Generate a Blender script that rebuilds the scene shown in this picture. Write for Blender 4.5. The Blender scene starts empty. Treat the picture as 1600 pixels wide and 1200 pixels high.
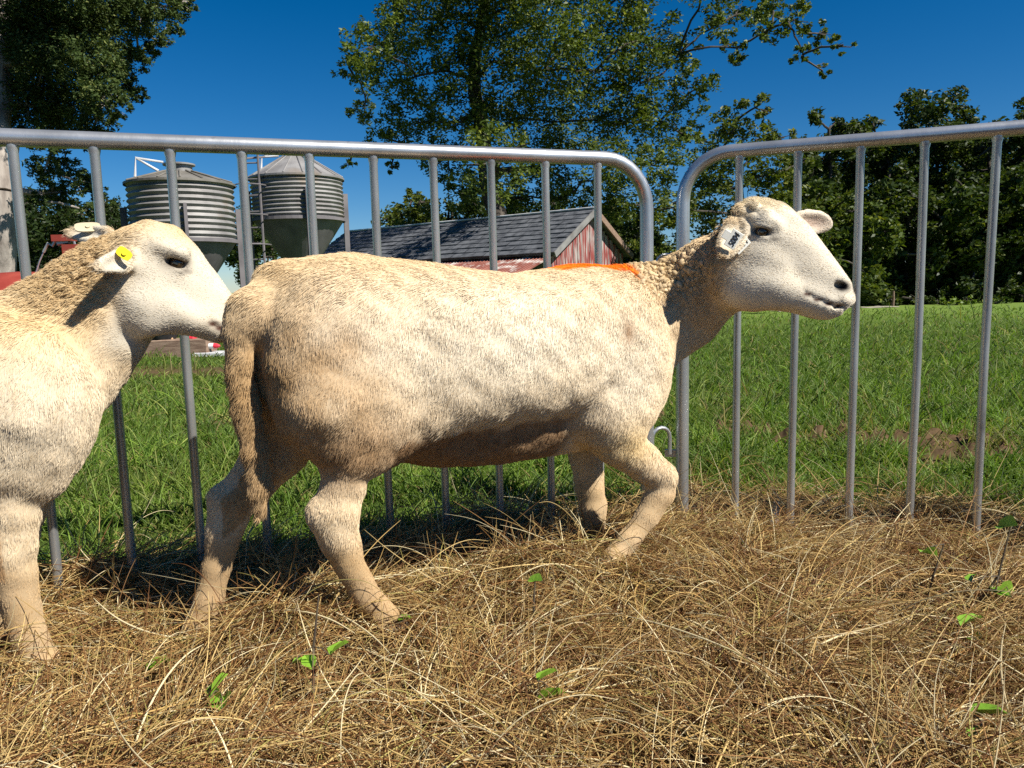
import bpy, bmesh, math, random
import numpy as np
from mathutils import Matrix, Vector, Euler

# ------------------------------------------------------------------ camera, sky, sun, exposure
sc = bpy.context.scene
CAM = np.array([0.0, 0.0, 0.70]); FPX = 1200.0; PITCH = 0.129; ROLL = -0.0252
cp, sp = math.cos(PITCH), math.sin(PITCH); cr, sr = math.cos(ROLL), math.sin(ROLL)
R0 = np.array([1.0, 0, 0]); U0 = np.array([0, sp, cp]); FW = np.array([0, cp, -sp])
Rv = R0 * cr + U0 * sr; Uv = -sr * R0 + cr * U0
cd = bpy.data.cameras.new('camera'); cam = bpy.data.objects.new('camera', cd)
sc.collection.objects.link(cam)
M = Matrix.Identity(4)
for i in range(3):
    M[i][0] = Rv[i]; M[i][1] = Uv[i]; M[i][2] = -FW[i]; M[i][3] = CAM[i]
cam.matrix_world = M
cd.sensor_width = 36; cd.lens = 27.0; cd.clip_start = 0.02; cd.clip_end = 3000
sc.camera = cam

SUN_AZ = math.radians(60)      # to the right of straight behind the camera
SUN_EL = math.radians(47)
SUN = np.array([math.sin(SUN_AZ) * math.cos(SUN_EL), -math.cos(SUN_AZ) * math.cos(SUN_EL), math.sin(SUN_EL)])
w = bpy.data.worlds.new('World'); sc.world = w; w.use_nodes = True
nt = w.node_tree; nt.nodes.clear()
sky = nt.nodes.new('ShaderNodeTexSky'); sky.sky_type = 'NISHITA'; sky.sun_disc = False
sky.sun_elevation = SUN_EL; sky.sun_rotation = math.atan2(SUN[0], SUN[1])
sky.altitude = 300; sky.air_density = 0.8; sky.dust_density = 0.1; sky.ozone_density = 5.0
hs = nt.nodes.new('ShaderNodeHueSaturation'); hs.inputs['Saturation'].default_value = 1.36
bg = nt.nodes.new('ShaderNodeBackground'); bg.inputs['Strength'].default_value = 0.052
wo = nt.nodes.new('ShaderNodeOutputWorld')
nt.links.new(sky.outputs[0], hs.inputs['Color']); nt.links.new(hs.outputs[0], bg.inputs[0]); nt.links.new(bg.outputs[0], wo.inputs[0])
sl = bpy.data.lights.new('sun', 'SUN'); sl.energy = 5.0; sl.angle = math.radians(0.53); sl.color = (1.0, 0.955, 0.87)
so = bpy.data.objects.new('sun', sl); sc.collection.objects.link(so)
so.rotation_euler = Vector(SUN).to_track_quat('Z', 'Y').to_euler(); so.location = (4, -3, 6)
vs = sc.view_settings; vs.view_transform = 'Standard'; vs.look = 'None'; vs.exposure = 0.80; vs.gamma = 1.0; vs.use_curve_mapping = False
sc.cycles.max_bounces = 6; sc.cycles.transparent_max_bounces = 6; sc.cycles.diffuse_bounces = 2
sc.cycles.use_denoising = False
try:
    sc.cycles_curves.shape = 'RIBBONS'; sc.cycles_curves.subdivisions = 2
except Exception:
    pass

rng = np.random.default_rng(7); random.seed(7)

# ------------------------------------------------------------------ helpers
def ray(px, py):
    a = px - 800.0; b = py - 600.0
    d = FW * FPX + Rv * a - Uv * b
    return d / np.linalg.norm(d)
def at(px, py, Y):
    """the point seen at a pixel, at world depth Y"""
    d = ray(px, py); t = Y / d[1]
    return CAM + d * t
def link(o, parent=None):
    sc.collection.objects.link(o)
    if parent is not None: o.parent = parent
    return o
def tag(o, label=None, cat=None, group=None, kind=None):
    if label: o['label'] = label
    if cat: o['category'] = cat
    if group: o['group'] = group
    if kind: o['kind'] = kind
    return o
def empty(name, loc, rz=0.0):
    o = bpy.data.objects.new(name, None); o.location = tuple(loc); o.rotation_euler = (0, 0, rz)
    o.empty_display_size = 0.1
    return link(o)
def mesh_np(name, verts, faces, mat, parent=None, smooth=False, cols=None, colname='Col', domain='POINT'):
    me = bpy.data.meshes.new(name)
    verts = np.asarray(verts, dtype=np.float32)
    if isinstance(faces, np.ndarray):
        n, k = faces.shape
        me.vertices.add(len(verts)); me.vertices.foreach_set('co', verts.ravel())
        me.loops.add(n * k); me.loops.foreach_set('vertex_index', faces.astype(np.int32).ravel())
        me.polygons.add(n); me.polygons.foreach_set('loop_start', np.arange(n, dtype=np.int32) * k)
        me.polygons.foreach_set('loop_total', np.full(n, k, dtype=np.int32))
        me.update(calc_edges=True); me.validate()
    else:
        me.from_pydata([tuple(map(float, v)) for v in verts], [], faces); me.update()
    if smooth: me.polygons.foreach_set('use_smooth', np.ones(len(me.polygons), dtype=bool))
    if cols is not None:
        c = np.ones((len(cols), 4), dtype=np.float32); c[:, :3] = cols
        a = me.attributes.new(colname, 'FLOAT_COLOR', domain); a.data.foreach_set('color', c.ravel())
    if mat: me.materials.append(mat)
    o = bpy.data.objects.new(name, me)
    return link(o, parent)
class MB:
    """collects shapes for ONE mesh"""
    def __init__(self): self.v = []; self.f = []
    def add(self, v, f):
        n = len(self.v); self.v += [tuple(map(float, p)) for p in v]; self.f += [tuple(i + n for i in q) for q in f]; return self
    def box(self, c, sx, sy, sz, rot=None, bev=0.0):
        bm = bmesh.new(); bmesh.ops.create_cube(bm, size=1.0)
        for q in bm.verts: q.co = Vector((q.co.x * sx, q.co.y * sy, q.co.z * sz))
        if bev: bmesh.ops.bevel(bm, geom=bm.edges[:], offset=bev, segments=1, affect='EDGES')
        m = Matrix(rot) if rot is not None else Matrix.Identity(3)
        bm.verts.index_update()
        self.add([Vector(c) + m @ q.co for q in bm.verts], [[q.index for q in fc.verts] for fc in bm.faces]); bm.free(); return self
    def tube(self, pts, r, n=10, cap=True, closed=False):
        pts = [np.array(p, float) for p in pts]; K = len(pts)
        rs = [r] * K if np.isscalar(r) else list(r)
        ref = None; V = []; 
        for i in range(K):
            if closed: t = pts[(i + 1) % K] - pts[i - 1]
            else: t = pts[min(i + 1, K - 1)] - pts[max(i - 1, 0)]
            t = t / (np.linalg.norm(t) + 1e-12)
            if ref is None:
                ref = np.array([0, 0, 1.0]) if abs(t[2]) < .9 else np.array([1.0, 0, 0])
            ref = ref - t * np.dot(ref, t); ref /= np.linalg.norm(ref) + 1e-12
            b = np.cross(t, ref)
            for j in range(n):
                a = 2 * math.pi * j / n
                V.append(pts[i] + (ref * math.cos(a) + b * math.sin(a)) * rs[i])
        F = []
        for i in range(K if closed else K - 1):
            i2 = (i + 1) % K
            for j in range(n):
                F.append((i * n + j, i * n + (j + 1) % n, i2 * n + (j + 1) % n, i2 * n + j))
        if cap and not closed:
            F.append(tuple(range(n))[::-1]); F.append(tuple((K - 1) * n + j for j in range(n)))
        return self.add(V, F)
    def lathe(self, prof, n=48, c=(0, 0, 0), cap=True):
        V = []; F = []
        for (r, z) in prof:
            for j in range(n):
                a = 2 * math.pi * j / n; V.append((c[0] + r * math.cos(a), c[1] + r * math.sin(a), c[2] + z))
        for i in range(len(prof) - 1):
            for j in range(n):
                F.append((i * n + j, i * n + (j + 1) % n, (i + 1) * n + (j + 1) % n, (i + 1) * n + j))
        if cap:
            F.append(tuple(range(n))[::-1]); F.append(tuple((len(prof) - 1) * n + j for j in range(n)))
        return self.add(V, F)
    def build(self, name, mat, parent=None, smooth=False):
        me = bpy.data.meshes.new(name); me.from_pydata(self.v, [], self.f); me.update()
        bm = bmesh.new(); bm.from_mesh(me); bmesh.ops.recalc_face_normals(bm, faces=bm.faces[:]); bm.to_mesh(me); bm.free()
        if smooth:
            me.polygons.foreach_set('use_smooth', np.ones(len(me.polygons), dtype=bool))
            try: me.set_sharp_from_angle(angle=math.radians(40))
            except Exception: pass
        me.materials.append(mat)
        return link(bpy.data.objects.new(name, me), parent)
def make_curves(name, pts, rad, cols, mat, parent=None):
    N, K = pts.shape[:2]
    cv = bpy.data.hair_curves.new(name); cv.add_curves([K] * N)
    cv.attributes['position'].data.foreach_set('vector', pts.astype(np.float32).ravel())
    a = cv.attributes.get('radius') or cv.attributes.new('radius', 'FLOAT', 'POINT')
    a.data.foreach_set('value', rad.astype(np.float32).ravel())
    c = np.ones((N, 4), dtype=np.float32); c[:, :3] = cols
    a = cv.attributes.new('Col', 'FLOAT_COLOR', 'CURVE'); a.data.foreach_set('color', c.ravel())
    cv.materials.append(mat)
    return link(bpy.data.objects.new(name, cv), parent)
_waves = {}
def noise2(x, y, scale, seed=0, oct=3):
    """smooth noise about -1..1 from summed waves"""
    r = np.random.default_rng(seed); out = np.zeros_like(np.asarray(x, float)); amp = 1.0; tot = 0
    for o in range(oct):
        for k in range(5):
            th = r.uniform(0, 2 * math.pi); f = (2 ** o) / scale * r.uniform(.6, 1.5) * 2 * math.pi; ph = r.uniform(0, 6.28)
            out = out + amp * np.sin((x * math.cos(th) + y * math.sin(th)) * f + ph)
        tot += amp * 2.2; amp *= .55
    return out / tot
def noise3(p, scale, seed=0):
    r = np.random.default_rng(seed); out = np.zeros(len(p))
    for k in range(9):
        d = r.normal(size=3); d /= np.linalg.norm(d); f = 2 * math.pi / scale * r.uniform(.5, 1.6)
        out += np.sin(p @ d * f + r.uniform(0, 6.28))
    return out / 4.0
def sstep(a, b, x):
    t = np.clip((x - a) / (b - a), 0, 1); return t * t * (3 - 2 * t)
def lerp(a, b, t):
    t = np.asarray(t)[..., None]; return np.asarray(a) * (1 - t) + np.asarray(b) * t

# ------------------------------------------------------------------ materials
MATS = {}
def new_mat(name):
    m = bpy.data.materials.new(name); m.use_nodes = True; n = m.node_tree.nodes; n.clear()
    out = n.new('ShaderNodeOutputMaterial'); b = n.new('ShaderNodeBsdfPrincipled')
    m.node_tree.links.new(b.outputs[0], out.inputs[0]); MATS[name] = m
    return m, n, m.node_tree.links, b, out
def mat_noise(name, c1, c2, scale=8.0, rough=.7, metal=0.0, bump=0.0, bscale=None, stretch=(1, 1, 1), spec=.3, detail=6.0, lo=.35, hi=.65, c3=None, s3=2.0, t3=(.55, .7)):
    m, n, l, b, out = new_mat(name)
    tc = n.new('ShaderNodeTexCoord'); mp = n.new('ShaderNodeMapping'); mp.inputs['Scale'].default_value = stretch
    l.new(tc.outputs['Object'], mp.inputs[0])
    no = n.new('ShaderNodeTexNoise'); no.inputs['Scale'].default_value = scale; no.inputs['Detail'].default_value = detail
    l.new(mp.outputs[0], no.inputs['Vector'])
    rp = n.new('ShaderNodeValToRGB'); rp.color_ramp.elements[0].position = lo; rp.color_ramp.elements[1].position = hi
    rp.color_ramp.elements[0].color = (*c1, 1); rp.color_ramp.elements[1].color = (*c2, 1)
    l.new(no.outputs[0], rp.inputs[0]); col = rp.outputs[0]
    if c3 is not None:
        n3 = n.new('ShaderNodeTexNoise'); n3.inputs['Scale'].default_value = s3; n3.inputs['Detail'].default_value = 8
        l.new(mp.outputs[0], n3.inputs['Vector'])
        r3 = n.new('ShaderNodeValToRGB'); r3.color_ramp.elements[0].position = t3[0]; r3.color_ramp.elements[1].position = t3[1]
        l.new(n3.outputs[0], r3.inputs[0])
        mx = n.new('ShaderNodeMix'); mx.data_type = 'RGBA'; l.new(r3.outputs[0], mx.inputs[0]); l.new(col, mx.inputs[6]); mx.inputs[7].default_value = (*c3, 1)
        col = mx.outputs[2]
    l.new(col, b.inputs['Base Color'])
    b.inputs['Roughness'].default_value = rough; b.inputs['Metallic'].default_value = metal
    b.inputs['Specular IOR Level'].default_value = spec
    if bump:
        bn = n.new('ShaderNodeTexNoise'); bn.inputs['Scale'].default_value = bscale or scale * 3; bn.inputs['Detail'].default_value = 8
        l.new(mp.outputs[0], bn.inputs['Vector'])
        bp = n.new('ShaderNodeBump'); bp.inputs['Strength'].default_value = bump; bp.inputs['Distance'].default_value = .02
        l.new(bn.outputs[0], bp.inputs['Height']); l.new(bp.outputs[0], b.inputs['Normal'])
    return m
def mat_attr(name, rough=.6, spec=.2, trans=0.0, tmul=(1.3, 1.3, .6), nscale=0.0):
    """colour from the mesh's own Col attribute, optional leaf translucency"""
    m, n, l, b, out = new_mat(name)
    a = n.new('ShaderNodeAttribute'); a.attribute_name = 'Col'; col = a.outputs['Color']
    if nscale:
        tc = n.new('ShaderNodeTexCoord'); no = n.new('ShaderNodeTexNoise'); no.inputs['Scale'].default_value = nscale; no.inputs['Detail'].default_value = 8
        l.new(tc.outputs['Object'], no.inputs['Vector'])
        rp = n.new('ShaderNodeMapRange'); rp.inputs[1].default_value = .25; rp.inputs[2].default_value = .75; rp.inputs[3].default_value = .55; rp.inputs[4].default_value = 1.35
        l.new(no.outputs[0], rp.inputs[0])
        mx = n.new('ShaderNodeVectorMath'); mx.operation = 'SCALE'; l.new(col, mx.inputs[0]); l.new(rp.outputs[0], mx.inputs['Scale']); col = mx.outputs[0]
    l.new(col, b.inputs['Base Color']); b.inputs['Roughness'].default_value = rough; b.inputs['Specular IOR Level'].default_value = spec
    if trans:
        t = n.new('ShaderNodeBsdfTranslucent'); mu = n.new('ShaderNodeVectorMath'); mu.operation = 'MULTIPLY'; mu.inputs[1].default_value = tmul
        l.new(col, mu.inputs[0]); l.new(mu.outputs[0], t.inputs[0])
        mx = n.new('ShaderNodeMixShader'); mx.inputs[0].default_value = trans
        l.new(b.outputs[0], mx.inputs[1]); l.new(t.outputs[0], mx.inputs[2]); l.new(mx.outputs[0], out.inputs[0])
    return m
galv = mat_noise('galvanised_steel', (.42, .42, .41), (.60, .60, .59), 10, .33, .78, .03, 40, c3=(.22, .21, .20), s3=14, t3=(.64, .72), stretch=(1, 1, .35))
galv_dull = mat_noise('weathered_bin_steel', (.19, .18, .175), (.30, .29, .28), 3, .5, .25, .05, 20, c3=(.22, .15, .08), s3=1.1, t3=(.58, .74))
bin_roof = mat_noise('bin_roof_steel', (.12, .11, .09), (.21, .195, .17), 2.5, .6, .25, .05)
bin_dark = mat_noise('bin_hopper_steel', (.115, .105, .11), (.18, .165, .17), 3, .7, .0, .05)
red_paint = mat_noise('faded_red_paint', (.22, .03, .02), (.32, .06, .04), 5, .5, 0, .1, c3=(.16, .07, .04), s3=3)
steel = mat_noise('bare_steel', (.35, .35, .34), (.55, .55, .54), 20, .4, .7)
rubber = mat_noise('black_rubber', (.015, .015, .016), (.035, .035, .036), 15, .6)
board_grey = mat_noise('weathered_timber', (.16, .10, .07), (.30, .21, .15), 6, .85, 0, .3, 30, stretch=(1, 8, 8))
barn_red = mat_noise('weathered_red_boards', (.17, .03, .03), (.26, .065, .055), 3, .85, 0, .3, 20, stretch=(5, 5, .7), c3=(.34, .30, .28), s3=2.0, t3=(.45, .6))
shingle = mat_noise('dark_shingle', (.05, .054, .062), (.12, .125, .135), 4, .8, 0, .3, 20)
rust_roof = mat_noise('rusty_sheet_roof', (.17, .05, .035), (.30, .12, .09), 2, .6, .2, .1, c3=(.5, .46, .42), s3=2.5, t3=(.5, .66))
white_trim = mat_noise('pale_trim', (.42, .42, .42), (.60, .60, .60), 4, .7)
bark = mat_noise('tree_bark', (.16, .13, .11), (.42, .37, .32), 9, .9, 0, .7, 22, stretch=(1, 1, .25))
bark_dark = mat_noise('dark_bark', (.035, .028, .022), (.09, .075, .06), 6, .9, 0, .5, 16, stretch=(1, 1, .3))
leaf_m = mat_attr('leaf', .5, .25, .32, (1.35, 1.3, .5))
needle_m = mat_attr('needle_spray', .6, .15, .2, (1.2, 1.2, .6))
straw_m = mat_attr('dry_straw', .55, .25, .15, (1, .95, .8))
blade_m = mat_attr('grass_blade', .45, .3, .35, (1.2, 1.35, .5))
ground_m = mat_attr('soil_and_thatch', .95, .02, nscale=40)
skin_m = mat_attr('short_coat', .75, .12)
hair_m = mat_attr('coat_hair', .65, .12, .14, (1, .96, .88))
gravel = mat_noise('gravel', (.22, .20, .15), (.34, .31, .24), 30, .95, 0, .3)

# ------------------------------------------------------------------ terrain
P1 = np.array([-0.995, 1.602]); T1 = 0.3453; P2 = np.array([0.610, 2.068]); T2 = -0.3605; SP = 0.1452
def fence_y(x):
    y1 = P1[1] + (x - P1[0]) * math.tan(T1); y2 = P2[1] + (x - P2[0]) * math.tan(T2)
    return np.minimum(np.minimum(y1, y2), 2.12) * np.ones_like(x)
def dryness(x, y):
    """1 on the mat of dead grass, 0 out in the green field"""
    fy = np.where(x < .45, np.minimum(P1[1] + (x - P1[0]) * math.tan(T1), 2.1), np.maximum(P2[1] + (x - P2[0]) * math.tan(T2), .6))
    off = np.where(x < .45, .10, .28) + .12 * noise2(x, y, .55, 3)
    return 1 - sstep(-.10, .10, y - fy - off)
def patch(x, y):
    """bare dry patches out in the field"""
    v = np.zeros_like(x)
    for (px, py, rx, ry) in ((340, 668, .24, .13), (520, 690, .2, .08), (270, 572, 1.4, .55), (480, 575, 1.2, .3), (1575, 728, .34, .13), (1285, 700, .24, .13), (1400, 706, .30, .14), (1490, 712, .30, .14), (1150, 685, .16, .10), (1000, 662, .16, .10), (1350, 640, .2, .1)):
        d = ray(px, py); t = -.72 / d[2]; c = CAM + d * t
        q = np.sqrt(((x - c[0]) / rx) ** 2 + ((y - c[1]) / ry) ** 2) + .35 * noise2(x, y, .3, 9)
        v = np.maximum(v, 1 - sstep(.6, 1.15, q))
    return v
def ground_z(x, y):
    z = .012 * noise2(x, y, .9, 1) + .008 * noise2(x, y, .25, 2)
    dr = dryness(x, y)
    z = z + dr * (.032 + .042 * noise2(x, y, .60, 5) + .020 * noise2(x, y, .20, 6))
    for (bx, by, br, bh) in ((-.26, 1.40, .16, .012), (.21, 1.64, .15, .036), (-.80, 1.32, .15, .0)):
        z = z + bh * np.exp(-((x - bx) ** 2 + (y - by) ** 2) / br ** 2)
    z = z - .042 * dr * sstep(.25, .7, x) * sstep(-.45, -.10, y - (P2[1] + (x - P2[0]) * math.tan(T2)))
    z = z + .050 * patch(x, y) * (y < 4) * (.6 + 1.1 * noise2(x, y, .10, 8))
    far = np.clip(y - 3, 0, 60); z = z - .0175 * far + .03 * sstep(3, 12, y) * noise2(x, y, 6, 4)
    return z
def graded(a, b, fine, outer, n_out, far):
    mid = np.arange(a, b + 1e-6, fine)
    g = np.geomspace(fine, far, n_out); right = b + np.cumsum(g) * (far / np.cumsum(g)[-1])
    left = a - (np.cumsum(g) * (far / np.cumsum(g)[-1]))[::-1]
    return np.concatenate([left, mid, right])
gx = graded(-2.6, 3.0, .03, 0, 45, 500); gy = graded(.2, 3.6, .03, 0, 45, 900)
GX, GY = np.meshgrid(gx, gy, indexing='ij'); GZ = ground_z(GX, GY)
nx, ny = GX.shape; idx = np.arange(nx * ny).reshape(nx, ny)
gf = np.stack([idx[:-1, :-1], idx[1:, :-1], idx[1:, 1:], idx[:-1, 1:]], -1).reshape(-1, 4)
gxf, gyf = GX.ravel(), GY.ravel()
dz = dryness(gxf, gyf); pz = patch(gxf, gyf)
gc = lerp((.05, .075, .016), (.030, .017, .008), np.maximum(dz, 0))
gc = lerp(gc, (.105, .068, .038), np.clip(pz, 0, 1) * (1 - dz))
farmix = sstep(9, 22, gyf); gc = lerp(gc, (.13, .19, .040), farmix * (1 - pz))
mesh_np('ground', np.stack([gxf, gyf, GZ.ravel()], 1), gf, ground_m, None, True, gc)
bpy.data.objects['ground']['kind'] = 'structure'
# gravel track along the wood's edge
pa = [(8.6, 25.0), (9.6, 25.6), (10.6, 25.9), (11.6, 26.3), (12.6, 26.5), (13.4, 27.0)]
pv = []; 
for i in range(40):
    t = i / 39 * (len(pa) - 1); k = min(int(t), len(pa) - 2); u = t - k
    c = np.array(pa[k]) * (1 - u) + np.array(pa[k + 1]) * u
    hw = .5 + .15 * math.sin(i * 1.7)
    for s_ in (-1, -.4, .4, 1):
        x, y = c[0], c[1] + s_ * hw; pv.append((x, y, float(ground_z(np.array(x), np.array(y))) + .02 + .02 * (1 - abs(s_))))
pf = [(i * 4 + j, i * 4 + j + 1, i * 4 + j + 5, i * 4 + j + 4) for i in range(39) for j in range(3)]
tag(mesh_np('gravel_path', pv, pf, gravel), kind='structure')

# ------------------------------------------------------------------ green field grass and dead-grass mat
def field_grass():
    N = 340000
    v0, v1 = 1 / 24.0, 1 / 1.5
    Y = 1 / rng.uniform(v0, v1, N) ; X = rng.uniform(-.86, .86, N) * Y * 1.0
    X = X + rng.normal(0, .05, N)
    d = dryness(X, Y); p = patch(X, Y)
    keep = (rng.random(N) > d * .985) & (rng.random(N) > p * .80)
    cl = noise2(X, Y, .38, 21); keep &= rng.random(N) < .62 + .5 * cl
    X, Y, d, p, cl = X[keep], Y[keep], d[keep], p[keep], cl[keep]; N = len(X)
    Z = ground_z(X, Y)
    near = sstep(1.8, 3.2, Y)
    L = rng.gamma(5, .2, N) * (.028 + .030 * near + .026 * np.clip(cl, -.5, 1)) * np.where(rng.random(N) < .04, 1.9, 1) * (1 + .25 * sstep(6, 20, Y))
    L *= 1 - .45 * sstep(.0, .5, d); L *= np.where(rng.random(N) < .03, 1.8, 1)
    az = rng.uniform(0, 2 * math.pi, N); lean = rng.uniform(.05, .9, N); bend = rng.uniform(.2, 1.3, N)
    K = 4; pts = np.zeros((N, K, 3)); pts[:, 0] = np.stack([X, Y, Z - .004], 1)
    for k in range(1, K):
        a = lean + bend * (k - 1) / (K - 1); st = L / (K - 1)
        pts[:, k] = pts[:, k - 1] + np.stack([np.sin(a) * np.cos(az) * st, np.sin(a) * np.sin(az) * st, np.cos(a) * st], 1)
    wd = (.0012 + .00060 * np.maximum(Y - 1.5, 0) ** .85) * rng.uniform(.7, 1.3, N)
    rad = wd[:, None] * np.array([.8, 1, .8, .12])[None]
    c = lerp((.09, .17, .020), (.23, .34, .05), rng.random(N))
    c = lerp(c, (.38, .40, .10), (rng.random(N) < .14) * rng.random(N))
    dryc = np.clip(p * .8 + d * .8 + (rng.random(N) < .05) + .25 * sstep(.1, .6, noise2(X, Y, 1.6, 33)) * (rng.random(N) < .5), 0, 1)
    c = lerp(c, (.38, .27, .12), dryc * rng.uniform(.5, 1, N))
    c *= rng.uniform(.38, 1.05, N)[:, None] * (1 + .25 * noise2(X, Y, .8, 77))[:, None]
    tag(make_curves('field_grass', pts, rad, c, blade_m), 'lush green lawn grass of the field beyond the barriers', 'grass', kind='stuff')
field_grass()

def straw(name, N, rule, label):
    X = rng.uniform(-2.3, 2.7, N * 3); Y = rng.uniform(.35, 2.75, N * 3)
    ok = (dryness(X, Y) > rng.random(N * 3) * .9 + .05) & (np.abs(X) < .62 + Y * .80)
    X, Y = X[ok][:N], Y[ok][:N]
    for (fx, fy) in ((-.275, 1.385), (-.655, 1.41), (-.80, 1.31)):      # trodden down round the hooves
        q = ((X - fx) / .085) ** 2 + ((Y - fy + .055) / .115) ** 2; m_ = (q > 1) | (rng.random(len(X)) < .16); X, Y = X[m_], Y[m_]
    N = len(X)
    Z = ground_z(X, Y)
    lump = noise2(X, Y, .5, 41)
    sw = 2.5 * noise2(X, Y, .7, 51, 2)
    az = np.where(rng.random(N) < .45, sw + rng.normal(0, .6, N), rng.uniform(0, 2 * math.pi, N))
    if rule == 'stalk':
        el = np.abs(rng.normal(.12, .18, N)); L = np.clip(rng.lognormal(-1.75, .35, N), .10, .38); rise = rng.uniform(.01, .035, N) + .014 * lump
        droop = rng.normal(.25, .3, N); R = rng.uniform(.0009, .0016, N)
    elif rule == 'mat':
        el = np.abs(rng.normal(.22, .30, N)); L = np.clip(rng.lognormal(-2.30, .45, N), .03, .28); rise = rng.uniform(-.012, .030, N) + .014 * lump
        droop = rng.normal(.55, .6, N); R = rng.uniform(.00034, .0009, N)
    else:
        el = rng.uniform(.45, 1.35, N); L = np.clip(rng.lognormal(-2.05, .38, N), .06, .28); rise = rng.uniform(-.01, .02, N)
        droop = rng.uniform(.5, 2.2, N); R = rng.uniform(.00045, .0009, N)
    K = 6; pts = np.zeros((N, K, 3)); pts[:, 0] = np.stack([X, Y, Z + rise], 1)
    curl = rng.normal(0, .34, N)
    for k in range(1, K):
        u = (k - 1) / (K - 2); a = el - droop * u; h = az + curl * u; st = L / (K - 1)
        pts[:, k] = pts[:, k - 1] + np.stack([np.cos(a) * np.cos(h) * st, np.cos(a) * np.sin(h) * st, np.sin(a) * st], 1)
    zz = ground_z(pts[:, :, 0].ravel(), pts[:, :, 1].ravel()).reshape(N, K) + .004 + rng.uniform(0, .02, N)[:, None]
    pts[:, :, 2] = np.maximum(pts[:, :, 2], zz - .012)
    rad = R[:, None] * np.array([.9, 1, 1, .95, .8, .35])[None]
    t = rng.random(N)
    pal = np.array([(.52, .34, .120), (.64, .46, .19), (.33, .17, .058), (.17, .072, .025), (.84, .71, .42), (.40, .34, .10)])
    pr = np.array([.25, .17, .26, .18, .09, .05]) if rule == 'mat' else np.array([.32, .30, .10, .03, .20, .05])
    c = pal[rng.choice(6, N, p=pr)]
    brown = sstep(-.05, .7, noise2(X, Y, .45, 61)); c = lerp(c, (.27, .135, .05), brown * .40 * (rng.random(N) < .6))
    c = c * rng.uniform(.45, 1.02, N)[:, None]
    tag(make_curves(name, pts, rad, c, straw_m), label, 'dry grass', kind='stuff')
straw('dry_grass_mat', 128000, 'mat', 'tangled brown mat of dead grass covering the foreground')
straw('dry_grass_wisps', 6500, 'wisp', 'pale loose straw wisps standing up from the dead grass')
straw('dry_grass_stalks', 2600, 'stalk', 'thicker pale stalks lying loose across the dead grass')

# ------------------------------------------------------------------ trees
def gz(x, y): return float(ground_z(np.array(float(x)), np.array(float(y))))
def leaves(centers, radii, counts, size, cols, shell=.35, droop=.0, flat=.5, seed=0, aspect=2.3, sub=40, spread=.30):
    """leaf faces spread through clumps; centers (n,3), radii (n,3)"""
    r = np.random.default_rng(seed); C = []; CC = []
    for c, ra, n in zip(centers, radii, counts):
        d = r.normal(size=(n, 3)); d /= np.linalg.norm(d, axis=1)[:, None]
        q = r.random(n) ** shell
        # sub-clusters make the outline uneven
        m = max(6, n // sub); sd = r.normal(size=(m, 3)); sd /= np.linalg.norm(sd, axis=1)[:, None]; sd *= (r.random(m) ** .4)[:, None]
        own = r.integers(0, m, n)
        loc = sd[own] * 1.0 + d * (q * spread)[:, None]
        tw = r.random(m)[own]
        C.append(np.asarray(c) + loc * np.asarray(ra)); CC.append(tw)
    C = np.concatenate(C); tw = np.concatenate(CC); n = len(C)
    a = r.normal(size=(n, 3)); a[:, 2] = a[:, 2] * .6 - droop; a /= np.linalg.norm(a, axis=1)[:, None]
    nrm = r.normal(size=(n, 3)) * (1, 1, .7) + np.array([0, 0, flat]); nrm -= a * (nrm * a).sum(1)[:, None]; nrm /= np.linalg.norm(nrm, axis=1)[:, None]
    b = np.cross(nrm, a); L = size * r.uniform(.6, 1.35, n)[:, None]; W = L / aspect
    V = np.stack([C - a * L * .5, C + b * W * .5 + nrm * W * .12, C + a * L * .5 - nrm * L * .12, C - b * W * .5 + nrm * W * .12], 1).reshape(-1, 3)
    F = np.arange(n * 4).reshape(n, 4)
    t = np.clip(.55 * tw + .45 * r.random(n), 0, 1)
    col = lerp(cols[0], cols[1], t); hi = r.random(n) < .07; col[hi] = np.asarray(cols[2])
    return V, F, np.repeat(col, 4, axis=0)
def limb(mb, a, b, ra, rb, seed, bow=.12, n=7, sides=7):
    r = np.random.default_rng(seed); a = np.asarray(a, float); b = np.asarray(b, float); L = np.linalg.norm(b - a)
    off = r.normal(size=3) * L * bow * .6; off[2] = abs(off[2]) * .5 - L * .02
    pts = [a + (b - a) * t + off * math.sin(math.pi * t) + r.normal(size=3) * L * .012 * (0 < t < 1) for t in np.linspace(0, 1, n)]
    mb.tube(pts, list(np.linspace(ra, rb, n)), sides)
    return pts
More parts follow.
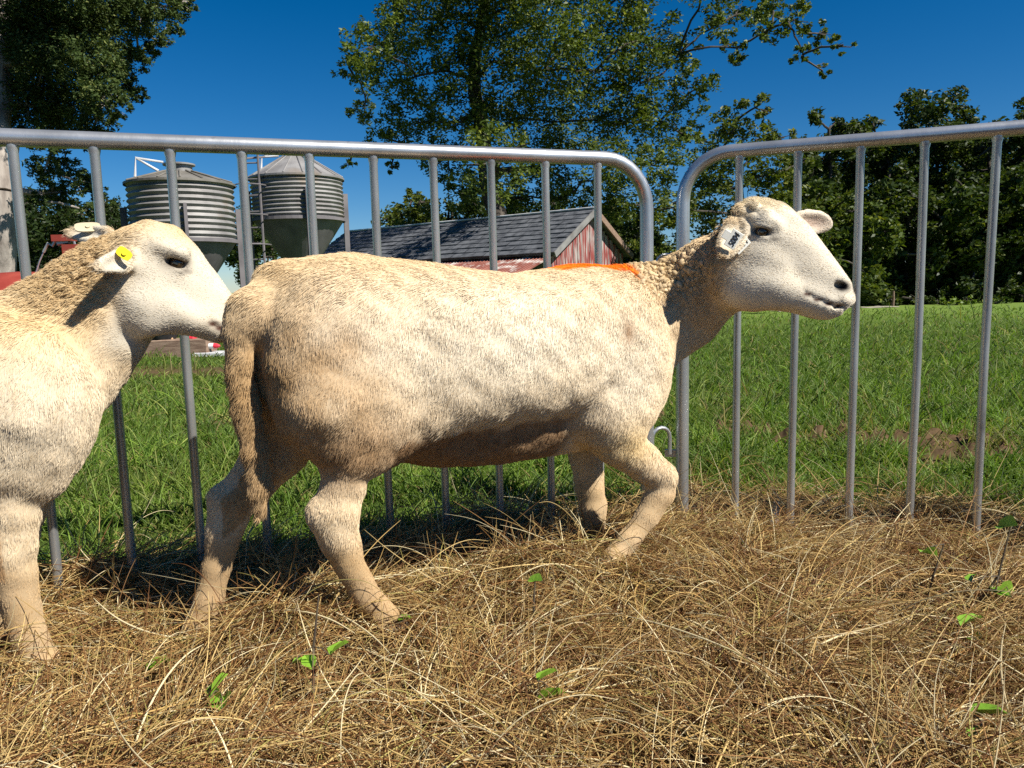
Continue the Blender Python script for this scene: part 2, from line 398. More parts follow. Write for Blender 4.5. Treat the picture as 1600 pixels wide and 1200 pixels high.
def clump_tree(name, label, clumps, Y, base_px, trunk_r, leafsize, cols, group=None, dens=.5, depth=.6, forks=(), mat=None, bmat=None, seed=1, shell=.5, droop=0, aspect=2.3, cat='tree', limbs=True, flat=.5, sub=40, spread=.30):
    r = np.random.default_rng(seed); s = Y / FPX
    root = base_px if len(base_px) == 3 else None
    b0 = at(base_px[0], base_px[1], Y); base = np.array([b0[0], Y, gz(b0[0], Y)])
    e = empty(name, base); tag(e, label, cat, group)
    cs = []; rs = []; ns = []
    for c in clumps:
        x, y, rp = c[:3]; dy = c[3] if len(c) > 3 else r.normal(0, depth) 
        p = at(x, y, Y + dy); cs.append(p); rr = rp * s; rs.append((rr, rr * 1.0, rr * .85)); ns.append(int(max(30, rp * rp * dens)))
    V, F, col = leaves(cs, rs, ns, leafsize, cols, shell, droop, flat, seed, aspect, sub, spread)
    mesh_np('crown', V - base, F, mat or leaf_m, e, False, col)
    mb = MB(); fk = [at(x, y, Y + (dy if True else 0)) for (x, y, dy) in forks]
    prev = base - (0, 0, .2); stem = [prev]; K = len(fk)
    for i, f in enumerate(fk):
        limb(mb, prev, f, trunk_r * (1 - .6 * i / max(1, K)), trunk_r * (1 - .6 * (i + 1) / max(1, K)), seed + i, .05, 8, 9); prev = f; stem.append(f)
    if limbs:
        segs = []
        for i in range(len(stem) - 1):
            for t in (.35, .7, 1.0): segs.append((stem[i] * (1 - t) + stem[i + 1] * t, trunk_r * (1 - .6 * (i + t) / max(1, K))))
        order = sorted(range(len(cs)), key=lambda i: np.linalg.norm(cs[i] - stem[-1]))
        nodes = [(p, rr) for p, rr in segs]
        for i in order:
            c = cs[i]
            best = min(nodes, key=lambda q: np.linalg.norm(q[0] - c) + .9 * max(0, q[0][2] - c[2]))
            L = np.linalg.norm(best[0] - c)
            if L < .05: continue
            ra = max(min(best[1] * .62, .05 * L + .02), .0016 * Y); pts = limb(mb, best[0], c, ra, max(ra * .4, .0010 * Y), seed * 31 + i, .16, 7, 6)
            nodes.append((pts[4], ra * .62)); nodes.append((c, ra * .42))
            for k in range(4):
                d = r.normal(size=3); d /= np.linalg.norm(d); limb(mb, pts[5], c + d * np.asarray(rs[i]) * .8, ra * .35, ra * .12, seed * 77 + i * 5 + k, .15, 5, 4)
    o = mb.build('trunk', bmat or bark_dark, e, True)
    o.data.transform(Matrix.Translation(-Vector(base)))
    return e
GREEN = ((.016, .034, .006), (.052, .080, .012), (.12, .145, .024))
# large walnut-like tree behind the barn
big = [(545,105,32),(575,75,38),(610,55,48),(655,30,55),(720,20,62),(800,10,70),(880,20,64),(950,30,64),(1010,60,52),(570,165,34),(615,130,52),(690,110,62),(770,95,62),(850,110,64),(930,110,64),(1000,130,54),(1060,85,42),
  (600,215,36),(650,190,52),(720,180,55),(800,185,64),(880,190,64),(960,195,58),(1030,190,54),(1085,140,40),(1120,35,34),(1165,20,36),(1205,45,30),(1245,30,32),(1290,55,26),(1318,70,16),(1255,85,22),(1285,110,16),(1210,10,30),(1150,75,26),
  (690,250,44),(780,255,56),(860,260,58),(950,260,58),(1030,260,46),(1090,215,32),(1105,270,34),(560,235,12),(545,258,10),(612,262,16),(720,300,40),(800,310,45),(880,310,45),(960,315,45),(1030,330,45),(1080,320,35),
  (780,-60,85),(900,-60,85),(680,-50,70),(1000,-40,70),(1110,-30,50),(620,0,40),(850,-140,95),(730,-130,70),(960,-120,75),(1200,-30,40)]
clump_tree('broadleaf_tree', 'tall spreading broadleaf tree with open crown rising behind the barn', big, 30.0, (775, 470), .42, .165, ((.034, .062, .010), (.130, .175, .026), (.26, .28, .05)), dens=.60, depth=1.6,
           forks=((765, 300, 0), (755, 210, .2), (740, 90, .3), (760, -40, .5)), seed=3, shell=.5, sub=34, spread=.24)
# sunny lighter tree right of it
clump_tree('broadleaf_tree', 'yellowish green young tree behind the gap between the barriers', [(1150,190,36),(1185,165,26),(1130,230,38),(1180,220,38),(1225,215,26),(1110,290,42),(1165,280,46),(1215,270,40),(1250,255,26),(1120,350,46),(1180,345,48),(1235,330,42),(1060,330,36),(1090,400,48),(1160,410,50),(1230,400,48),(1050,400,40),(1020,400,36)],
           24.5, (1150, 470), .14, .15, ((.035, .06, .01), (.12, .15, .02), (.22, .23, .04)), dens=.50, depth=.8, forks=((1150, 380, 0), (1160, 260, 0)), seed=5)
# wood on the right: each tree its own
def wood_tree(cx, top, hw, Y, seed, label, cols=GREEN, shape='round', ls=.24, base=478, dens=.42):
    r = np.random.default_rng(seed); cl = []
    n = 20
    for i in range(n):
        t = (i + .5) / n; y = top + (base - top) * (t ** 1.0) * .94
        env = math.sin(math.pi * min(1, (t * .9 + .12))) ** .55 if shape == 'round' else (.25 + .75 * t)
        for k in range(2 if t < .2 else 3):
            x = cx + r.uniform(-1, 1) * hw * env; cl.append((x, y + r.uniform(-8, 8), r.uniform(.26, .42) * hw * (.75 if t < .12 else 1), r.normal(0, 1.0)))
    dens *= 1.7
    return clump_tree('woodland_tree', label, cl, Y, (cx, base), .16, ls, cols, 'trees of the wood along the field', dens, 1.0, ((cx, base - (base - top) * .4, 0), (cx + r.uniform(-8, 8), top + 30, 0)), seed=seed, sub=14, spread=.55)
wood_tree(1300, 172, 52, 34, 11, 'round-topped dark tree of the wood just right of the sheep\'s ear')
wood_tree(1372, 190, 48, 35, 12, 'lower dark tree between two taller crowns of the wood')
wood_tree(1462, 138, 62, 36, 13, 'tallest round-crowned tree standing above the right barrier rail')
wood_tree(1548, 195, 46, 35, 14, 'shorter dark tree right of the tallest crown of the wood')
wood_tree(1605, 158, 52, 34, 15, 'feathery tree at the right edge of the picture', shape='cone')
wood_tree(1690, 180, 60, 34, 16, 'dark tree of the wood past the right edge')
wood_tree(1255, 250, 46, 31, 17, 'dark low tree of the wood behind the sheep\'s forehead')
wood_tree(1335, 300, 52, 30, 18, 'lighter green tree in front of the wood, left of the third bar', ((.03, .055, .01), (.10, .14, .02), (.18, .2, .03)))
wood_tree(1420, 285, 52, 31, 19, 'dark leafy tree at the wood edge between right barrier bars')
wood_tree(1500, 270, 52, 31, 20, 'dark wood edge tree left of the last bar')
wood_tree(1580, 262, 52, 31, 21, 'dark wood edge tree behind the last bar of the right barrier')
wood_tree(1660, 255, 56, 31, 22, 'wood edge tree just out past the right edge')
wood_tree(1335, 205, 50, 41, 71, 'tall dark tree deep in the wood behind the third bar')
wood_tree(1415, 205, 48, 41, 72, 'tall dark tree deep in the wood left of the tallest crown')
wood_tree(1515, 190, 50, 41, 73, 'tall dark tree deep in the wood right of the tallest crown')
wood_tree(1575, 200, 50, 41, 74, 'tall dark tree deep in the wood behind the last bar')
wood_tree(1275, 225, 50, 40, 75, 'tall dark tree deep in the wood above the sheep\'s ear')
wood_tree(1200, 390, 46, 33, 23, 'low dark bushy tree under the sheep\'s cheek')
wood_tree(960, 330, 60, 38, 24, 'dark tree behind the barn gable')
wood_tree(1020, 360, 50, 34, 25, 'dark tree behind the barrier corner')
wood_tree(640, 305, 46, 38, 26, 'pale rounded tree behind the left end of the barn roof', ((.05, .075, .012), (.12, .15, .025), (.2, .2, .04)))
wood_tree(715, 300, 50, 40, 27, 'dark tree under the big crown behind the barn roof')
wood_tree(840, 310, 60, 42, 28, 'dark tree behind the middle of the barn roof')
def bush(cx, cy, hw, Y, seed, label, cols, ls=.16):
    r = np.random.default_rng(seed)
    cl = [(cx + r.uniform(-1, 1) * hw, cy - r.uniform(-.35, .5) * hw * .6, hw * r.uniform(.3, .5)) for i in range(9)]
    clump_tree('bush', label, cl, Y, (cx, cy + hw * .5), .03, ls, cols, 'bushes along the wood edge', .8, .4, ((cx, cy, 0),), seed=seed, cat='bush')
bush(1505, 478, 26, 27.5, 31, 'bright green low bush in the field before the wood', ((.09, .15, .02), (.18, .25, .04), (.25, .3, .06)))
bush(1555, 474, 18, 28, 32, 'small green bush behind the last barrier bar', ((.06, .10, .02), (.12, .18, .03), (.2, .24, .05)))
for i, (bx, by, hw, Y) in enumerate(((1130, 470, 40, 29), (1200, 466, 42, 30), (1270, 462, 42, 29.5), (1350, 462, 44, 29), (1430, 462, 44, 29.5), (1510, 455, 40, 30.5), (1600, 458, 46, 29.5), (1050, 450, 44, 31))):
    bush(bx, by, hw, Y, 40 + i, ['dark undergrowth bush under the sheep\'s throat', 'dark undergrowth bush beneath the sheep\'s jaw', 'dark undergrowth bush under the sheep\'s muzzle', 'dark undergrowth bush right of the sheep\'s nose', 'dark undergrowth bush between the third and fourth right bars', 'dark undergrowth bush behind the bright green bush', 'dark undergrowth bush at the right edge', 'dark bush behind the gap of the two barriers'][i], GREEN)
# cedar at left
CED = ((.026, .048, .014), (.085, .120, .028), (.17, .19, .055))
cedar = [(30,30,70),(90,20,60),(140,35,52),(185,20,42),(225,25,36),(262,12,30),(295,2,18),(20,100,70),(80,95,60),(135,100,48),(180,95,36),(215,85,28),(245,62,24),(272,50,16),(195,135,26),(160,150,34),(215,150,16),(110,155,48),(50,165,60),(150,190,30),(185,172,18),(90,200,36),(75,225,24),(130,215,22),
  (70,265,26),(105,260,24),(95,300,28),(125,285,22),(150,300,18),(165,322,16),(62,312,16),(140,335,20),(-60,60,80),(-50,160,80),(-120,120,80),(-70,240,40),(-110,-40,90),(0,-60,90),(100,-60,80),(190,-50,60),(260,-45,45),(-180,40,80)]
clump_tree('cedar_tree', 'dark evergreen cedar with rough pale trunk at the left edge', cedar, 9.5, (2, 480), .21, .045, CED, dens=1.9, depth=.45, forks=((2, 300, -.3), (0, 100, -.1), (5, -40, 0)), mat=needle_m, bmat=bark, seed=51, shell=.7, aspect=2.6, droop=.15, flat=.2, sub=34, spread=.26)
wood_tree(60, 300, 60, 17, 61, 'dark tree behind the red implement', ((.012, .026, .006), (.035, .055, .012), (.06, .08, .02)), ls=.10, base=455)
wood_tree(150, 318, 55, 18, 62, 'dark tree between the cedar and the near feed bin', ((.012, .026, .006), (.035, .055, .012), (.06, .08, .02)), ls=.10, base=455)
wood_tree(395, 335, 42, 22, 63, 'dark tree between the two feed bins', ((.02, .04, .008), (.06, .09, .015), (.1, .13, .03)), ls=.12, base=455)
wood_tree(-40, 280, 60, 18, 64, 'dark tree past the left edge', ((.012, .026, .006), (.035, .055, .012), (.06, .08, .02)), ls=.10, base=455)
for i, (px, py, Y, h) in enumerate(((1150, 497, 24, .5), (1395, 488, 27, .55), (1215, 492, 26, .4))):
    p = at(px, py, Y); z0 = gz(p[0], Y)
    o = MB().tube([(0, 0, -.1), (.01, 0, h * .5), (0, 0, h)], [.04, .038, .035], 7).build('marker_post', board_grey)
    o.location = (p[0], Y, z0)
    tag(o, ['small pale stake in the field under the sheep\'s throat', 'short stake at the wood edge right of the muzzle', 'short stake in the field beneath the jaw'][i], 'post', 'stakes along the field edge')

# ------------------------------------------------------------------ barn
def barn():
    apx = np.array([2.5, 24.0]); rd = np.array([-8.8, 7.0]); rd /= np.linalg.norm(rd); gd = np.array([.62, .785]); gd /= np.linalg.norm(gd)
    L = 11.2; W = 2.02; zr = 2.83; ze = 1.60; zg = gz(*apx)
    e = empty('barn', (apx[0], apx[1], zg)); tag(e, 'old barn with dark shingle roof and weathered red gable', 'barn')
    e.rotation_euler = (0, 0, math.atan2(rd[1], rd[0]))
    # local: +x along the ridge away, y across: front (towards camera) side sign
    c, s = rd; front = 1 if np.dot(-gd, [-s, c]) > 0 else -1
    zr -= zg; ze -= zg
    # gable boards, each a plank
    nb = 18; bw = 2 * W / nb
    for i in range(nb):
        y0 = -W + i * bw; yc = y0 + bw / 2
        h = ze + (zr - ze) * (1 - abs(yc) / W) - .05
        j = random.uniform(-.012, .012)
        MB().box((.02 + j, yc, h / 2), .035, bw - .018, h).build('plank', barn_red, e)
    # side walls and back
    MB().box((L / 2, -W + .02, ze / 2), L - .1, .05, ze).box((L / 2, W - .02, ze / 2), L - .1, .05, ze).box((L - .05, 0, ze / 2), .05, 2 * W - .1, ze).build('wall', barn_red, e)
    # roof slabs with shingle courses
    for sd in (-1, 1):
        sl_ = math.hypot(W, zr - ze); nx_ = 14; ang = math.atan2(zr - ze, W)
        roof = MB(); 
        a = np.array([0, 0, zr]); d = np.array([0, sd * W / sl_, -(zr - ze) / sl_]); nn = np.array([0, sd * (zr - ze) / sl_, W / sl_])
        x0, x1 = -.25, L + .2; ext = sl_ + .22
        roof.add([np.array([x0, 0, 0]) + a + nn * .02, np.array([x1, 0, 0]) + a + nn * .02, np.array([x1, 0, 0]) + a + d * ext + nn * .02, np.array([x0, 0, 0]) + a + d * ext + nn * .02,
                  np.array([x0, 0, 0]) + a + nn * .10, np.array([x1, 0, 0]) + a + nn * .10, np.array([x1, 0, 0]) + a + d * ext + nn * .10, np.array([x0, 0, 0]) + a + d * ext + nn * .10],
                 [(0, 1, 2, 3), (4, 5, 6, 7), (0, 1, 5, 4), (1, 2, 6, 5), (2, 3, 7, 6), (3, 0, 4, 7)])
        ro = roof.build('roof', shingle, e)
        if sd == front:
            rows = 9; per = 30
            rr = np.random.default_rng(4)
            for k in range(rows):
                u0 = k * ext / rows; u1 = (k + 1) * ext / rows + .03; xs = x0
                while xs < x1 - .05:
                    wd = min(rr.uniform(.28, .52), x1 - xs); lift = rr.uniform(.008, .03)
                    p = lambda x, u, h: np.array([x, 0, 0]) + a + d * u + nn * h
                    q = [p(xs + .006, u0, .104), p(xs + wd - .006, u0, .104), p(xs + wd - .006, u1, .112 + lift), p(xs + .006, u1, .112 + lift), p(xs + .006, u1, .10), p(xs + wd - .006, u1, .10)]
                    MB().add(q, [(0, 1, 2, 3), (3, 2, 5, 4)]).build('shingle', shingle, ro)
                    xs += wd
        # barge board on the gable
        b = MB(); p0 = np.array([-.27, 0, 0]) + a + nn * .0; 
        b.add([p0 + nn * .11, p0 + d * ext + nn * .11, p0 + d * ext - nn * .06, p0 - nn * .06] + [v + np.array([.05, 0, 0]) for v in (p0 + nn * .11, p0 + d * ext + nn * .11, p0 + d * ext - nn * .06, p0 - nn * .06)],
              [(0, 1, 2, 3), (4, 5, 6, 7), (0, 1, 5, 4), (1, 2, 6, 5), (2, 3, 7, 6), (3, 0, 4, 7)]); b.build('barge_board', galv_dull if sd == front else board_grey, e)
    MB().box((L / 2, 0, zr + .12), L + .5, .22, .06, bev=.02).build('ridge_cap', white_trim, e)
    # lean-to with rusty sheet roof along the front
    y0 = front * (W + .05); y1 = front * (W + 1.5); za, zb = ze - .12, ze - .62
    for i in range(9):
        xa = -.1 + i * .62; xb = xa + .60
        m = MB(); th = .02
        m.add([(xa, y0, za), (xb, y0, za), (xb, y1, zb), (xa, y1, zb), (xa, y0, za + th), (xb, y0, za + th), (xb, y1, zb + th), (xa, y1, zb + th)], [(0, 1, 2, 3), (4, 5, 6, 7), (0, 1, 5, 4), (1, 2, 6, 5), (2, 3, 7, 6), (3, 0, 4, 7)])
        for k in range(5):
            xr = xa + .06 + k * .12
            m.tube([(xr, y0, za + th), (xr, y1, zb + th)], .018, 5)
        m.build('roof_sheet', rust_roof, e)
    for xp in (0, 1.8, 3.6, 5.3): MB().box((xp, y1 - front * .1, (zb) / 2), .12, .12, zb).build('post', board_grey, e)
    MB().box((2.65, y1 - front * .06, zb - .08), 5.5, .05, .12).build('fascia', white_trim, e)
    MB().box((2.6, front * (W + .02), ze / 2 - .1), 5.2, .03, ze - .5).build('lean_to_wall', shingle, e)
barn()

# ------------------------------------------------------------------ feed bins
def feed_bin(cx, Y, r, z_eave, z_bot, z_cap, z_captop, label, seed, wall_mat, roof_mat, ladder):
    X = (cx - 800) / FPX * Y * 1.0; p = at(cx, 440, Y); X = p[0]
    zg = gz(X, Y); e = empty('feed_bin', (X, Y, zg)); tag(e, label, 'feed bin', 'feed bins beside the barn')
    ze, zb, zc, zt = z_eave - zg, z_bot - zg, z_cap - zg, z_captop - zg
    rings = 10; prof = []
    for i in range(rings * 6 + 1):
        t = i / (rings * 6); prof.append((r - .018 + .018 * math.cos(2 * math.pi * t * rings), zb + (ze - zb) * t))
    MB().lathe(prof, 64, cap=False).build('shell', wall_mat, e, True)
    # roof cone in ribbed panels
    rp = [(r + .03, ze - .02), (r + .03, ze + .015), (.24, zc)]
    MB().lathe(rp, 48, cap=False).build('roof', roof_mat, e)
    for k in range(16):
        a = 2 * math.pi * k / 16; ca, sa = math.cos(a), math.sin(a)
        MB().tube([((r + .02) * ca, (r + .02) * sa, ze + .025), (.25 * ca, .25 * sa, zc + .01)], .014, 5).build('roof_rib', roof_mat, e)
    MB().lathe([(.20, zc - .02), (.20, zt - .03), (.25, zt - .03), (.25, zt - .005), (.17, zt + .01)], 32).build('lid', galv_dull, e, True)
    # hopper cone
    hz = max(.22, zb - (r - .14) * 1.45)
    MB().lathe([(.13, hz - .12), (.14, hz), (r - .015, zb)], 40).build('hopper', bin_dark, e)
    MB().lathe([(r + .004, zb - .03), (r + .012, zb - .03), (r + .012, zb + .03), (r + .004, zb + .03)], 48, cap=False).build('seam_ring', bin_dark, e)
    for k in range(40):
        pass
    for k in range(4):
        a = math.radians(25 + 90 * k); ca, sa = math.cos(a), math.sin(a)
        MB().box(((r + .05) * ca, (r + .05) * sa, (zb + .55) / 2 - .05), .10, .05, zb + .65, Matrix.Rotation(a, 3, 'Z')).build('leg', bin_dark, e)
    # rain-cap opener arm on the roof
    s = -1
    MB().tube([(-.62, -.25, ze + .12), (-.60, -.22, ze + .42), (-.30, -.1, zc + .02)], .022, 6).tube([(-.60, -.22, ze + .42), (-.22, -.08, zt + .02)], .018, 6).build('opener_arm', white_trim, e)
    if ladder:
        lx, ly = -(r * .74), -(r * .74) - .12
        for q in (-.17, .17): MB().tube([(lx + q, ly, .1), (lx + q, ly, ze + .55)], .024, 6).build('ladder_rail', bin_dark, e)
        for k in range(int((ze + .3) / .3)): MB().tube([(lx - .17, ly, .3 + k * .3), (lx + .17, ly, .3 + k * .3)], .016, 5).build('ladder_rung', bin_dark, e)
        MB().tube([(lx + .17, ly, ze + .5), (-.45, -.3, ze + .62), (-.25, -.1, zt)], .02, 6).tube([(lx - .17, ly, ze + .3), (-.5, -.35, ze + .4)], .02, 6).build('handrail', bin_dark, e)
        for k in range(4):
            z_ = ze - .2 - k * .55
            pts = [(lx + .30 * math.cos(t), ly - .36 * math.sin(t), z_) for t in np.linspace(-.2, math.pi + .2, 12)]
            MB().tube(pts, .012, 5).build('cage_hoop', bin_dark, e)
    return e
feed_bin(294, 13.0, .83, 2.455, 1.53, 2.66, 2.80, 'rust-streaked corrugated steel feed bin behind the rear sheep\'s head', 1, galv_dull, bin_roof, False)
feed_bin(473, 15.7, .90, 2.87, 2.07, 3.30, 3.42, 'grey corrugated feed bin with caged ladder left of the barn', 2, galv_dull, galv_dull, True)

# ------------------------------------------------------------------ red implement at left
def implement():
    p = at(40, 450, 6.2); zg = gz(p[0], 6.2); e = empty('farm_implement', (p[0], 6.2, zg)); tag(e, 'red farm implement with upright pipe behind the rear sheep', 'farm machine')
    ztop = at(40, 424, 6.2)[2] - zg
    MB().lathe([(0.02, -.85), (.30, -.80), (.40, -.55), (.42, 0), (.40, .45), (.28, .62), (.02, .66)], 28).build('tank', red_paint, e, True).rotation_euler = (0, math.pi / 2, 0)
    e.children[-1].location = (-.05, 0, ztop - .42)
    q = lambda x, y: np.array(at(x, y, 6.2)) - np.array([p[0], 6.2, zg])
    MB().tube([q(60, 430), q(59, 380), q(57, 322)], .022, 8).tube([q(57, 330), q(57, 318)], .032, 8).build('upright_pipe', red_paint, e, True)
    MB().tube([q(52, 440), q(62, 408), q(70, 390)], .006, 5).tube([q(68, 394), q(75, 380), q(82, 384), q(86, 376)], .012, 6).build('lever', steel, e, True)
    MB().box(q(100, 372), .16, .08, .05).box(q(112, 392), .12, .06, .10).build('bracket', red_paint, e)
    MB().tube([q(105, 376), q(116, 378), q(121, 400)], .010, 6).tube([q(90, 380), q(108, 377)], .020, 6).build('hydraulic_pipe', steel, e, True)
    for sx in (-.6, .5):
        w_ = MB(); w_.lathe([(.12, -.08), (.27, -.09), (.30, -.05), (.30, .05), (.27, .09), (.12, .08)], 28).build('tyre', rubber, e, True)
        t = e.children[-1]; t.rotation_euler = (math.pi / 2, 0, 0); t.location = (sx, 0, .27)
    MB().box((-.05, 0, .40), 1.5, .25, .10, bev=.02).build('chassis', red_paint, e)
implement()
# low timber platform with odds and ends
def platform():
    Y = 10.2; p = at(285, 548, Y); zg = gz(p[0], Y)
    o = MB().box((0, 0, .10), 1.5, .35, .26, bev=.015).build('timber_beam', board_grey); o.location = (p[0] - .35, Y, zg); tag(o, 'weathered brown timber beam lying in the grass under the sheep\'s chin', 'timber')
    q = at(350, 548, Y); o = MB().box((0, 0, .03), .9, .3, .06, bev=.01).build('pale_plank', white_trim); o.location = (q[0] + .1, Y - .05, gz(q[0], Y) + .02); tag(o, 'pale plank on the grass right of the dark bar', 'plank')
    zt = zg + .235
    e = empty('rubber_tub', (at(255, 540, Y)[0], Y, zt)); tag(e, 'black tub with grey-blue lid resting on the timber beam', 'tub')
    MB().lathe([(.17, 0), (.21, .10), (.22, .10), (.22, .13), (.19, .13)], 24).build('bowl', rubber, e, True)
    MB().lathe([(.20, .132), (.20, .15), (.12, .19), (.02, .20)], 24).build('lid', mat_noise('blue_grey_lid', (.25, .30, .34), (.35, .40, .44), 6, .5), e, True)
    red = mat_noise('bright_red_plastic', (.55, .02, .04), (.65, .04, .06), 6, .4); wh = mat_noise('white_plastic', (.7, .7, .7), (.8, .8, .8), 6, .4)
    o = MB().box((0, 0, .09), .10, .12, .18, bev=.02).tube([(-.02, 0, .18), (0, 0, .21), (.03, 0, .18)], .01, 6).build('fuel_can', red); o.location = (at(302, 540, Y)[0], Y - .02, zt - .15); tag(o, 'small red plastic can beside the dark barrier bar', 'can')
    e = empty('hand_sprayer', (at(325, 544, Y)[0], Y - .1, zg + .13)); tag(e, 'white cylinder with red cap lying on the pale plank', 'bottle')
    MB().tube([(-.16, 0, 0), (.12, 0, 0)], .035, 12).build('barrel', wh, e, True); MB().tube([(.12, 0, 0), (.17, 0, 0), (.20, 0, 0)], [.036, .03, .012], 12).build('cap', red, e, True)
    o = MB().box((0, 0, .10), .06, .10, .20, bev=.01).build('wooden_block', mat_noise('raw_wood', (.45, .28, .16), (.55, .36, .2), 8, .8)); o.location = (at(271, 545, Y)[0], Y - .03, zt - .02); tag(o, 'small raw wooden block beside the black tub', 'block')
platform()

# ------------------------------------------------------------------ steel barriers
def barrier(name, origin, th, i0, i1, ztop, label, seed):
    """bars i0..i1, end uprights one step beyond; origin is bar 0"""
    rr = np.random.default_rng(seed)
    zg = .0; e = empty(name, (origin[0], origin[1], zg), th); tag(e, label, 'barrier', 'interlocking steel crowd barriers')
    xa, xb = (i0 - 1) * SP, (i1 + 1) * SP; R = .125; zt = ztop; zl = -.015; tr = .0182
    pts = []
    def arc(cx, cz, a0, a1, n=9): return [(cx + R * math.cos(a), 0, cz + R * math.sin(a)) for a in np.linspace(a0, a1, n)]
    pts += [(xa, 0, -.04), (xa, 0, .3), (xa, 0, .6)] + arc(xa + R, zt - R, math.pi, math.pi / 2) + [(x, 0, zt) for x in np.linspace(xa + R + .1, xb - R - .1, 8)] + arc(xb - R, zt - R, math.pi / 2, 0) + [(xb, 0, .6), (xb, 0, .3), (xb, 0, -.04)]
    MB().tube(pts, tr, 18).build('frame', galv, e, True)
    MB().tube([(xa, 0, zl), (xb, 0, zl)], tr * .85, 12).build('bottom_rail', galv, e, True)
    for i in range(i0, i1 + 1):
        x = i * SP
        top = zt - .004
        if x - xa < R: top = zt - R + math.sqrt(max(0, R * R - (R - (x - xa)) ** 2))
        if xb - x < R: top = zt - R + math.sqrt(max(0, R * R - (R - (xb - x)) ** 2))
        jx = rr.normal(0, .0015)
        MB().tube([(x + jx, 0, zl), (x, 0, .5), (x + jx, 0, top - tr - .008), (x + jx, 0, top - tr + .001), (x + jx, 0, top - tr * .55)], [.0100, .0100, .0100, .0122, .0128], 12).build('bar', galv, e, True)
    for x in (xa + .25, xb - .25):
        MB().tube([(x, -.26, .012), (x, -.2, .03), (x, 0, .045), (x, .2, .03), (x, .26, .012)], .014, 8).build('foot', galv, e, True)
    return e, xa, xb
b1, xa1, xb1 = barrier('steel_barrier', P1, T1, -6, 9, .70 + .2986 + .0195, 'galvanised steel barrier with round corner behind both sheep', 1)
b2, xa2, xb2 = barrier('steel_barrier', P2, T2, 0, 13, .70 + .312 + .0195, 'galvanised steel barrier at right, beyond the sheep\'s head', 2)
# couplings: loops on the left panel, hook and plate on the right one
for z0 in (.235,):
    pts = [(xb1 + .016, 0, z0 - .05), (xb1 + .016, 0, z0 + .03)] + [(xb1 + .016 + .028 + .028 * math.cos(a), 0, z0 + .03 + .028 * math.sin(a)) for a in np.linspace(math.pi, 0, 9)] + [(xb1 + .072, 0, z0 - .02)]
    MB().tube(pts, .0055, 8).build('coupling_loop', galv, b1, True)
for z0 in (.215,):
    MB().box((xa2 - .03, 0, z0), .035, .012, .02).build('coupling_hook', galv, b2)
pl = MB(); pl.tube([(xa2 - .045 + .026 * math.cos(a), 0, .745 + .026 * math.sin(a)) for a in np.linspace(0, 2 * math.pi, 20, endpoint=False)], .0045, 8, closed=True)
pl.lathe([(.0, -.002), (.022, -.002), (.022, .002), (.0, .002)], 18)
n0 = len(pl.v) - 4 * 18
for i in range(n0, len(pl.v)):
    x, y, z = pl.v[i]; pl.v[i] = (xa2 - .045 + x, z, .745 + y)
pl.build('coupling_disc', galv, b2, True)

